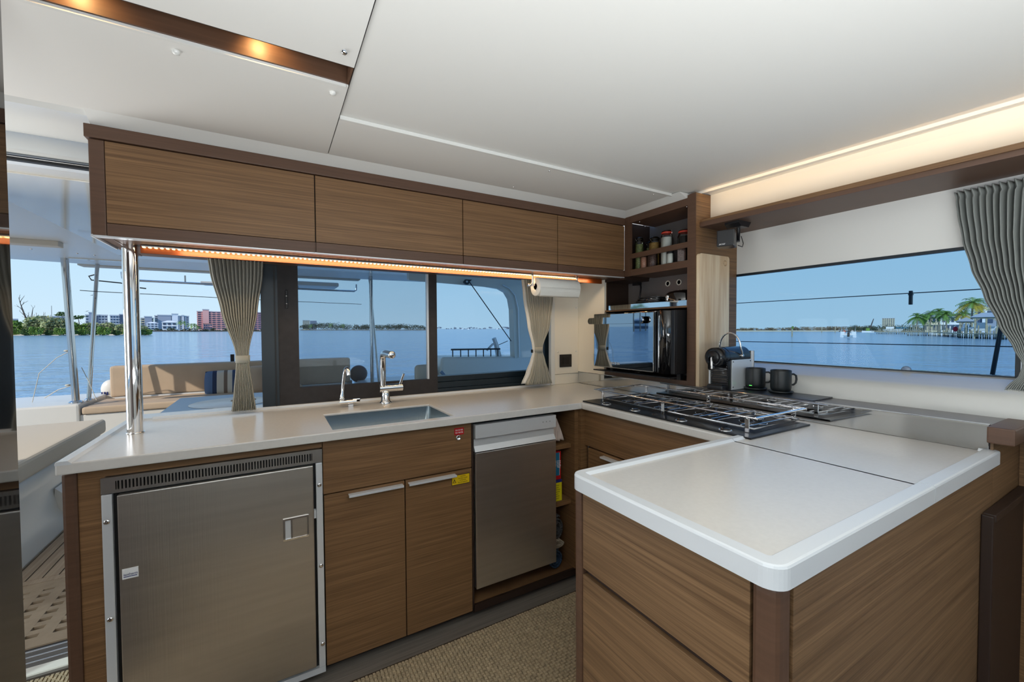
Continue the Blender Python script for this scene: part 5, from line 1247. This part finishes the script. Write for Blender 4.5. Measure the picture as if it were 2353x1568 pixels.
# shoreline strips with trees
def shore(name, lab, px0, px1, d, y0, hs, m, n, seed, ground='sand', cat='shoreline'):
    random.seed(seed); x0, x1 = X(px0, d), X(px1, d)
    t = thing(name, lab, cat, E((x0+x1)/2, d, 0)); t['kind'] = 'stuff'
    fbox(x0, x1, d, d+15, -.2, .8).build('bank', ground, t)
    mb = FM(); sz = max(.30, d/FPX*1.0)
    for k in range(n):
        u = random.random(); x = x0+(x1-x0)*u; h = (hs(u))*d/FPX
        leafball(mb, (x, d+random.uniform(1, 9), h*random.uniform(.25, .75)), h*random.uniform(.25, .42), 44, sz, (1.7, 1, .9))
    mb.build('foliage', m, t, kind='stuff')
    return t
shore('far_shore', 'thin line of trees along the shore below the apartment blocks', 330, 612, 320, 757, lambda u: 7+3*sin(u*40), 'forest', 110, 21, 'pilew')
shore('wooded_point', 'dark wooded point seen through the insect screen', 690, 982, 620, 757, lambda u: 12+5*sin(u*9)*(1-u)+4*sin(u*3.1), 'forest', 240, 22, 'scrub')
shore('distant_shore', 'faint low shore with moored boats on the open horizon', 1004, 1180, 2200, 757, lambda u: 4+2*sin(u*30), 'bw2', 40, 23, 'bw2')
shore('mangrove_shore', 'long low scrubby brown shore behind the channel', 1640, 2030, 330, 757, lambda u: 7+7*u, 'scrub', 260, 24)
shore('green_shore', 'green bushes behind the docks below the yellow tower', 1965, 2140, 300, 757, lambda u: 14+4*sin(u*30), 'forest', 120, 25, 'scrub')
for px, lab in ((1062, 'small white moored boat on the far horizon'), (1076, 'white moored boat beside the first on the far horizon'), (1142, 'white moored boat farthest right on the horizon')):
    t = thing('moored_boat', lab, 'boat', E(X(px, 1500), 1500, 0)); c = X(px, 1500)
    FM().hexa([(c-3, 1500, 0), (c+3, 1500, 0), (c+3, 1503, 0), (c-3, 1503, 0)], [(c-4, 1500, 2), (c+5, 1500, 2.6), (c+5, 1503, 2.6), (c-4, 1503, 2)]).build('hull', 'hull', t)
    fbox(c-2, c+2, 1500, 1503, 2, 4.4).build('cabin', 'hull', t)
    FM().cyl((c, 1501, 2), (c, 1501, 15), .2, 6).build('mast', 'hull', t)
# palms along the far shore and by the docks
def palm(px, d, yt, lab, grp, seed, rad=2.0, trunk=True, lean=.3, yellow=False, ybase=760, nfr=30):
    random.seed(seed); h = (756-yt)/FPX*d-SEA; hb_ = max(0, -SEA-(ybase-756)/FPX*d); c = Vector((X(px, d), d, h-rad*.45))
    t = thing('palm_tree', lab, 'palm', E(X(px, d), d, hb_), grp)
    FM().tube([(c.x-lean, d, hb_), (c.x-lean*.4, d, hb_+(c.z-hb_)*.5), tuple(c)], [.24, .19, .16], 8).build('trunk', 'palmtrunk', t)
    a_, b_ = FM(), FM()
    for k in range(nfr):
        az = 2*pi*k/nfr+random.uniform(-.2, .2); el = random.uniform(-.4, 1.3); L = rad*random.uniform(.85, 1.15)
        pts = []
        for s_ in range(8):
            u = s_/7; r = L*u; pts.append(c+Vector((cos(az)*cos(el)*r, sin(az)*cos(el)*r, sin(el)*r - .66*L*u*u)))
        mb = b_ if (yellow and el < .15) else a_
        for s_ in range(7):
            p, q = pts[s_], pts[s_+1]; dr_ = (q-p).normalized(); sd = dr_.cross(Vector((0, 0, 1))).normalized()
            wd = rad*.20*(1-abs(s_/7-.45))
            for sg in (1, -1):
                for w_ in (0, .5):
                    o_ = p+(q-p)*w_
                    mb.add([o_, o_+(q-p)*.42, o_+sd*sg*wd*1.3+dr_*wd*.9-Vector((0, 0, wd*.5))], [(0, 1, 2)])
    a_.build('crown', 'palm', t, kind='stuff')
    if b_.v: b_.build('dry_fronds', 'palmy', t, kind='stuff')
    return t
GP = 'palms behind the docks'
palm(2107, 140, 718, 'short bushy palm at the left end of the dock palms', GP, 31, 3.4, ybase=764)
palm(2124, 143, 722, 'small palm tucked right of the leftmost dock palm', GP, 32, 2.7, ybase=764)
palm(2138, 138, 710, 'slim palm with pale straight trunk before the white house', GP, 33, 2.9, ybase=764)
palm(2157, 138, 707, 'taller slim palm, next right of the pale-trunked one', GP, 34, 2.9, ybase=764)
palm(2172, 134, 712, 'leaning palm, right of the tall slim palm', GP, 35, 3.0, ybase=764, lean=-.5)
palm(2212, 112, 711, 'yellowing low palm before the boat lift roofs', GP, 36, 2.9, yellow=True, ybase=766)
palm(2233, 100, 681, 'largest palm with broad yellow-tinged crown by the grey house', GP, 37, 3.4, yellow=True, ybase=766, nfr=34)
for k, (px, l_) in enumerate(((-2950, 'left'), (-2700, 'middle'), (-2440, 'right'))): palm(px, 38-2*k, 560-30*(k % 2), l_+' one of three palms on the port shore, mirrored in the oven door', 'palms of the port shore', 60+k, 2.0, ybase=800)
for k, (px, yt, l_) in enumerate(((440, 741, 'tiny palm just left of the pink hotel'), (447, 743, 'tiny palm touching the left edge of the pink hotel'), (453, 744, 'lowest tiny palm in front of the pink hotel'), (415, 735, 'tiny palm before the white apartment block, right of the pavilion'), (424, 738, 'second tiny palm right of the pavilion house'), (716, 744, 'tiny palm at the foot of the twin tower'), (760, 742, 'tiny palm on the wooded point, nearest the twin tower'), (788, 744, 'tiny palm on the wooded point, farther from the twin tower'))):
    d = 314 if px < 600 else 606
    palm(px, d, yt, l_, 'tiny palms across the water', 50+k, 3.2 if d < 400 else 5, nfr=12)
# houses and docks on the right
building('dock_house', 'cream gabled waterfront house behind the slim palms', 'house', 2122, 2160, 728, 150, 'bw4', 8, 2, 4, 'hip', 763)
building('dock_house', 'broad pale house with porch roof behind the leaning palm', 'house', 2162, 2215, 727, 150, 'bw3', 8, 2, 5, 'tile', 763, balc=True)
building('dock_house', 'tall grey sided house behind the largest palm', 'house', 2240, 2353, 711, 120, 'bw2', 10, 3, 5, None, 765, tower=[(2255, 2266, 702, 'bw3')], balc=False)
fbox(X(2120, 150), X(2520, 150), 149, 150, -.3, 1.0).build('ground_seawall', 'bw3'); struct(bpy.data.objects['ground_seawall'], 'low pale sea wall behind the docks', 'sea wall')
def dock(lab, px0, px1, d0, d1, hdeck, npile, hp, seed, rail=True, grp='timber docks', mm='pile'):
    random.seed(seed); t = thing('timber_dock', lab, 'dock', E((X(px0, d0)+X(px1, d1))/2, (d0+d1)/2, 0), grp)
    xa, xb = X(px0, d0), X(px1, d1)
    FM().hexa([(xa, d0, hdeck-.2), (xb, d1, hdeck-.2), (xb, d1+2.5, hdeck-.2), (xa, d0+2.5, hdeck-.2)], [(xa, d0, hdeck), (xb, d1, hdeck), (xb, d1+2.5, hdeck), (xa, d0+2.5, hdeck)]).build('deck', mm, t)
    for k in range(npile):
        u = min(1, max(0, (k+random.uniform(-.35, .35))/(npile-1))); x = xa+(xb-xa)*u; d = d0+(d1-d0)*u; h = hp*random.choice((.45, .6, .75, 1, 1.05, 1.25)); r = .075 if rail else .10
        p = FM().cyl((x, d-.15, -.5), (x+random.uniform(-.1, .1), d-.15, h), r, 8).build('piling', mm, t)
        FM().cyl((x, d-.16, -.4), (x, d-.16, .38), r*1.15, 8).build('wet_foot', 'pilew', p)
    if rail:
        FM().tube([(xa, d0, hp*.95), (xb, d1, hp*.95)], .07, 6).build('top_rail', mm, t)
        FM().tube([(xa, d0+.2, hdeck+.55), (xb, d1+.2, hdeck+.55)], .06, 6).build('mid_rail', mm, t)
    return t
dock('farthest dock of close pilings with a boat, below the yellow tower', 2014, 2082, 175, 165, 1.0, 24, 2.2, 41, True)
dock('long pale railed dock below the slim palms', 2084, 2172, 130, 118, 1.2, 26, 3.4, 42, True)
dock('low dock of short pilings by the red cover', 2166, 2206, 118, 104, 1.1, 12, 2.2, 43, False)
dock('nearest dock under the boat lift roofs, beside the curtain', 2202, 2345, 96, 78, 1.15, 26, 2.3, 44, False)
def lift(lab, px0, px1, d, yeave, seed):
    t = thing('boat_lift', lab, 'boat lift', E(X((px0+px1)/2, d), d, 0), 'roofed boat lifts')
    xc_ = X((px0+px1)/2, d); PIV[0] = (xc_, d); ca = cos(atan2(xc_, d))
    x0, x1 = xc_+(X(px0, d)-xc_)*ca, xc_+(X(px1, d)-xc_)*ca; h = (756-yeave)/FPX*d-SEA
    for x in (x0+.5, (x0+x1)/2, x1-.5):
        for dd in (d, d+5): FM().cyl((x, dd, -.4), (x, dd, h), .15, 8).build('post', 'pile', t)
    FM().hexa([(x0-.3, d-.6, h), (x1+.3, d-.6, h), (x1+.3, d+5.6, h), (x0-.3, d+5.6, h)], [(x0+1.4, d+2.3, h+1.0), (x1-1.4, d+2.3, h+1.0), (x1-1.4, d+2.7, h+1.0), (x0+1.4, d+2.7, h+1.0)]).build('roof', 'rf', t)
    fbox(x0, x1, d-.1, d+.1, h-.35, h-.05).build('beam', 'pile', t)
    FM().tube([(x0+.5, d, h-1.0), (x0+1.3, d, h-.2)], .07, 6).build('brace', 'pile', t)
    FM().tube([(x1-.5, d, h-1.0), (x1-1.3, d, h-.2)], .07, 6).build('brace', 'pile', t)
    PIV[0] = None
PIV[0] = None
lift('grey roofed boat lift standing farther out, left of the bigger one', 2198, 2240, 98, 739, 1)
lift('larger white roofed boat lift nearest the curtain', 2231, 2300, 88, 729, 2)
for px, d, hh, lab in ((2256, 90, 1.6, 'white motor boat hoisted under the larger boat lift roof'), (2222, 104, 1.5, 'white boat hoisted under the smaller boat lift roof')):
    t = thing('hoisted_boat', lab, 'boat', E(X(px, d), d, hh)); c = X(px, d); PIV[0] = (c, d)
    FM().hexa([(c-1.5, d+1, hh), (c+1.5, d+1, hh), (c+1.2, d+3, hh), (c-1.2, d+3, hh)], [(c-2.1, d+.6, hh+.9), (c+2.3, d+.6, hh+1.05), (c+2.0, d+3.3, hh+1.05), (c-1.9, d+3.3, hh+.9)]).build('hull', 'hull', t, bevel=.1)
    fbox(c-.8, c+.6, d+1, d+2.6, hh+.9, hh+1.9).build('console', 'hull', t)
PIV[0] = None
t = thing('covered_dinghy', 'red covered dinghy hanging upright at the low dock', 'boat', E(X(2195, 103), 103, 1.3)); 
FM().ball((X(2195, 103), 103, 2.05), .55, 14, 10, (.9, .8, 1.15)).build('cover', 'redc', t)
FM().tube([(X(2195, 103), 103, 2.6), (X(2195, 103), 103.5, 3.1)], .05, 6).build('hoist', 'pile', t)
t = thing('docked_boat', 'white boat with blue canopy lying at the farthest dock', 'boat', E(X(2050, 168), 168, .4)); c = X(2050, 172); PIV[0] = (c, 172)
FM().hexa([(c-2.4, 171, .9), (c+2.6, 171, .9), (c+2.6, 173, .9), (c-2.4, 173, .9)], [(c-3, 170.6, 1.9), (c+3.4, 170.6, 2.1), (c+3.4, 173.4, 2.1), (c-3, 173.4, 1.9)]).build('hull', 'hull', t)
fbox(c-2, c+.5, 171.3, 173, 1.9, 3.0).build('cabin', 'hull', t); fbox(c+1.0, c+4.6, 171.3, 173.2, 2.3, 2.65).build('canopy', 'blue', t)
PIV[0] = None
# pontoon boat with people
t = thing('pontoon_boat', 'small white pontoon boat crossing the channel', 'boat', E(X(1949, 103), 103, 0)); c = X(1949, 103); d = 103; PIV[0] = (c, d)
for s_ in (-1.2, 1.2): FM().tube([(c+s_, d-2.6, .25), (c+s_, d+3, .25)], .38, 10).build('pontoon', 'alu', t)
fbox(c-1.5, c+1.5, d-2.6, d+3, .55, .68).build('deck', 'hull', t)
for s_ in (-1.45, 1.45): fbox(c+s_-.05, c+s_+.05, d-2.5, d+3, .68, 1.5).build('fence_panel', 'hull', t)
for s_ in (-1.1, .95): fbox(c+s_-.35, c+s_+.45, d-2.55, d-2.45, .68, 1.45).build('fence_panel', 'hull', t)
for s_ in (-1.35, 1.35): FM().tube([(c+s_, d+.2, 1.5), (c+s_*.98, d+.9, 2.55)], .035, 6).build('canopy_pole', 'alu', t)
fbox(c-1.45, c+1.45, d-.3, d+2.2, 2.55, 2.63).build('canopy', 'shirt2', t, bevel=.02)
fbox(c-.2, c+.3, d-3.0, d-2.6, .2, 1.25).build('outboard_motor', 'black', t, bevel=.08)
def person(x, d, h0, shirt, lab):
    p = thing('person', lab, 'person', E(*turn((x, d, h0))), 'people on the pontoon boat')
    me = bpy.data.meshes.new('body'); 
    J = [(0, 0, .10), (0, 0, .36), (0, 0, .52), (0, 0, .60), (0, 0, .73), (.17, 0, .50), (.24, -.03, .30), (.18, -.22, .18), (-.17, 0, .50), (-.24, -.03, .30), (-.18, -.22, .18), (.09, -.02, .06), (.10, -.42, .04), (.10, -.44, -.36), (-.09, -.02, .06), (-.10, -.42, .04), (-.10, -.44, -.36)]
    Ed = [(0, 1), (1, 2), (2, 3), (3, 4), (2, 5), (5, 6), (6, 7), (2, 8), (8, 9), (9, 10), (0, 11), (11, 12), (12, 13), (0, 14), (14, 15), (15, 16)]
    R_ = [.15, .15, .12, .06, .10, .065, .05, .035, .065, .05, .035, .09, .075, .05, .09, .075, .05]
    o0 = E(*turn((x, d, h0))); me.from_pydata([tuple(E(*turn((x+a, d+b, h0+c_3)))-o0) for a, b, c_3 in J], Ed, []); me.materials.append(M[shirt])
    o = bpy.data.objects.new('body', me); COL.objects.link(o); o.parent = p
    sk_ = o.modifiers.new('skin', 'SKIN')
    for i, v in enumerate(me.skin_vertices[0].data): v.radius = (R_[i], R_[i]); v.use_root = (i == 0)
    o.modifiers.new('sub', 'SUBSURF').levels = 1
    FM().ball((x, d, h0+.74), .112, 12, 8, (.9, 1, 1.15)).build('head', 'skin', p)
    FM().ball((x, d+.015, h0+.785), .115, 12, 8, (.92, 1, .95)).build('hair', 'bark', p)
person(c-.75, d-1.9, 1.10, 'shirt1', 'seated person in an orange shirt at the stern of the pontoon boat')
person(c+.75, d-1.8, 1.10, 'shirt3', 'seated person in a pale shirt on the pontoon boat')
person(c+.1, d+1.0, 1.15, 'shirt2', 'person in dark clothes seated under the pontoon boat canopy')
for s_ in (-.75, .75): fbox(c+s_-.35, c+s_+.35, d-2.2, d-1.4, .68, 1.05).build('bench', 'hull', t)
fbox(c-.3, c+.5, d+.6, d+1.4, .68, 1.1).build('bench', 'hull', t)
PIV[0] = None
# channel markers and crane barge
for px, d, yt, lab in ((1820, 112, 751, 'green topped channel marker post standing nearest in the water'), (1888, 230, 752, 'thin far channel post left of the pontoon boat'), (1919, 230, 752, 'thin far channel post nearest the pontoon boat')):
    t = thing('channel_marker', lab, 'marker', E(X(px, d), d, 0)); h = (756-yt)/FPX*d-SEA
    FM().cyl((X(px, d), d, -.5), (X(px, d), d, h), .17 if d < 200 else .2, 10).build('post', 'pile', t)
    fbox(X(px, d)-.22, X(px, d)+.22, d-.25, d-.18, h-.6, h+.1).build('sign', 'leaf' if d < 200 else 'pile', t)
t = thing('crane_barge', 'work barge with a dark slanted crane boom beyond the docks', 'barge', E(X(1995, 240), 240, 0)); c = X(1993, 240); d = 240; PIV[0] = (c, d)
fbox(c-2.5, c+3, d, d+5, 0, .9).build('barge', 'hull', t); fbox(c-.6, c+1.0, d+1, d+3, .9, 2.6).build('cab', 'leaf', t)
FM().tube([(c+1.2, d+1, 2.5), (c+1.8, d+1, 5), (c+2.6, d+1, (756-733)/FPX*d-SEA)], [.35, .3, .2], 6).build('boom', 'bark', t)
PIV[0] = None
# ------------------------------------------------------------------ lettering becomes plain mesh
bpy.context.view_layer.update()
dg_ = bpy.context.evaluated_depsgraph_get()
for o in [o for o in bpy.data.objects if o.type == 'FONT']:
    me = bpy.data.meshes.new_from_object(o.evaluated_get(dg_))
    n_ = bpy.data.objects.new('tmp', me); COL.objects.link(n_); n_.parent = o.parent; n_.matrix_local = o.matrix_local.copy()
    nm = o.name; bpy.data.objects.remove(o); n_.name = nm
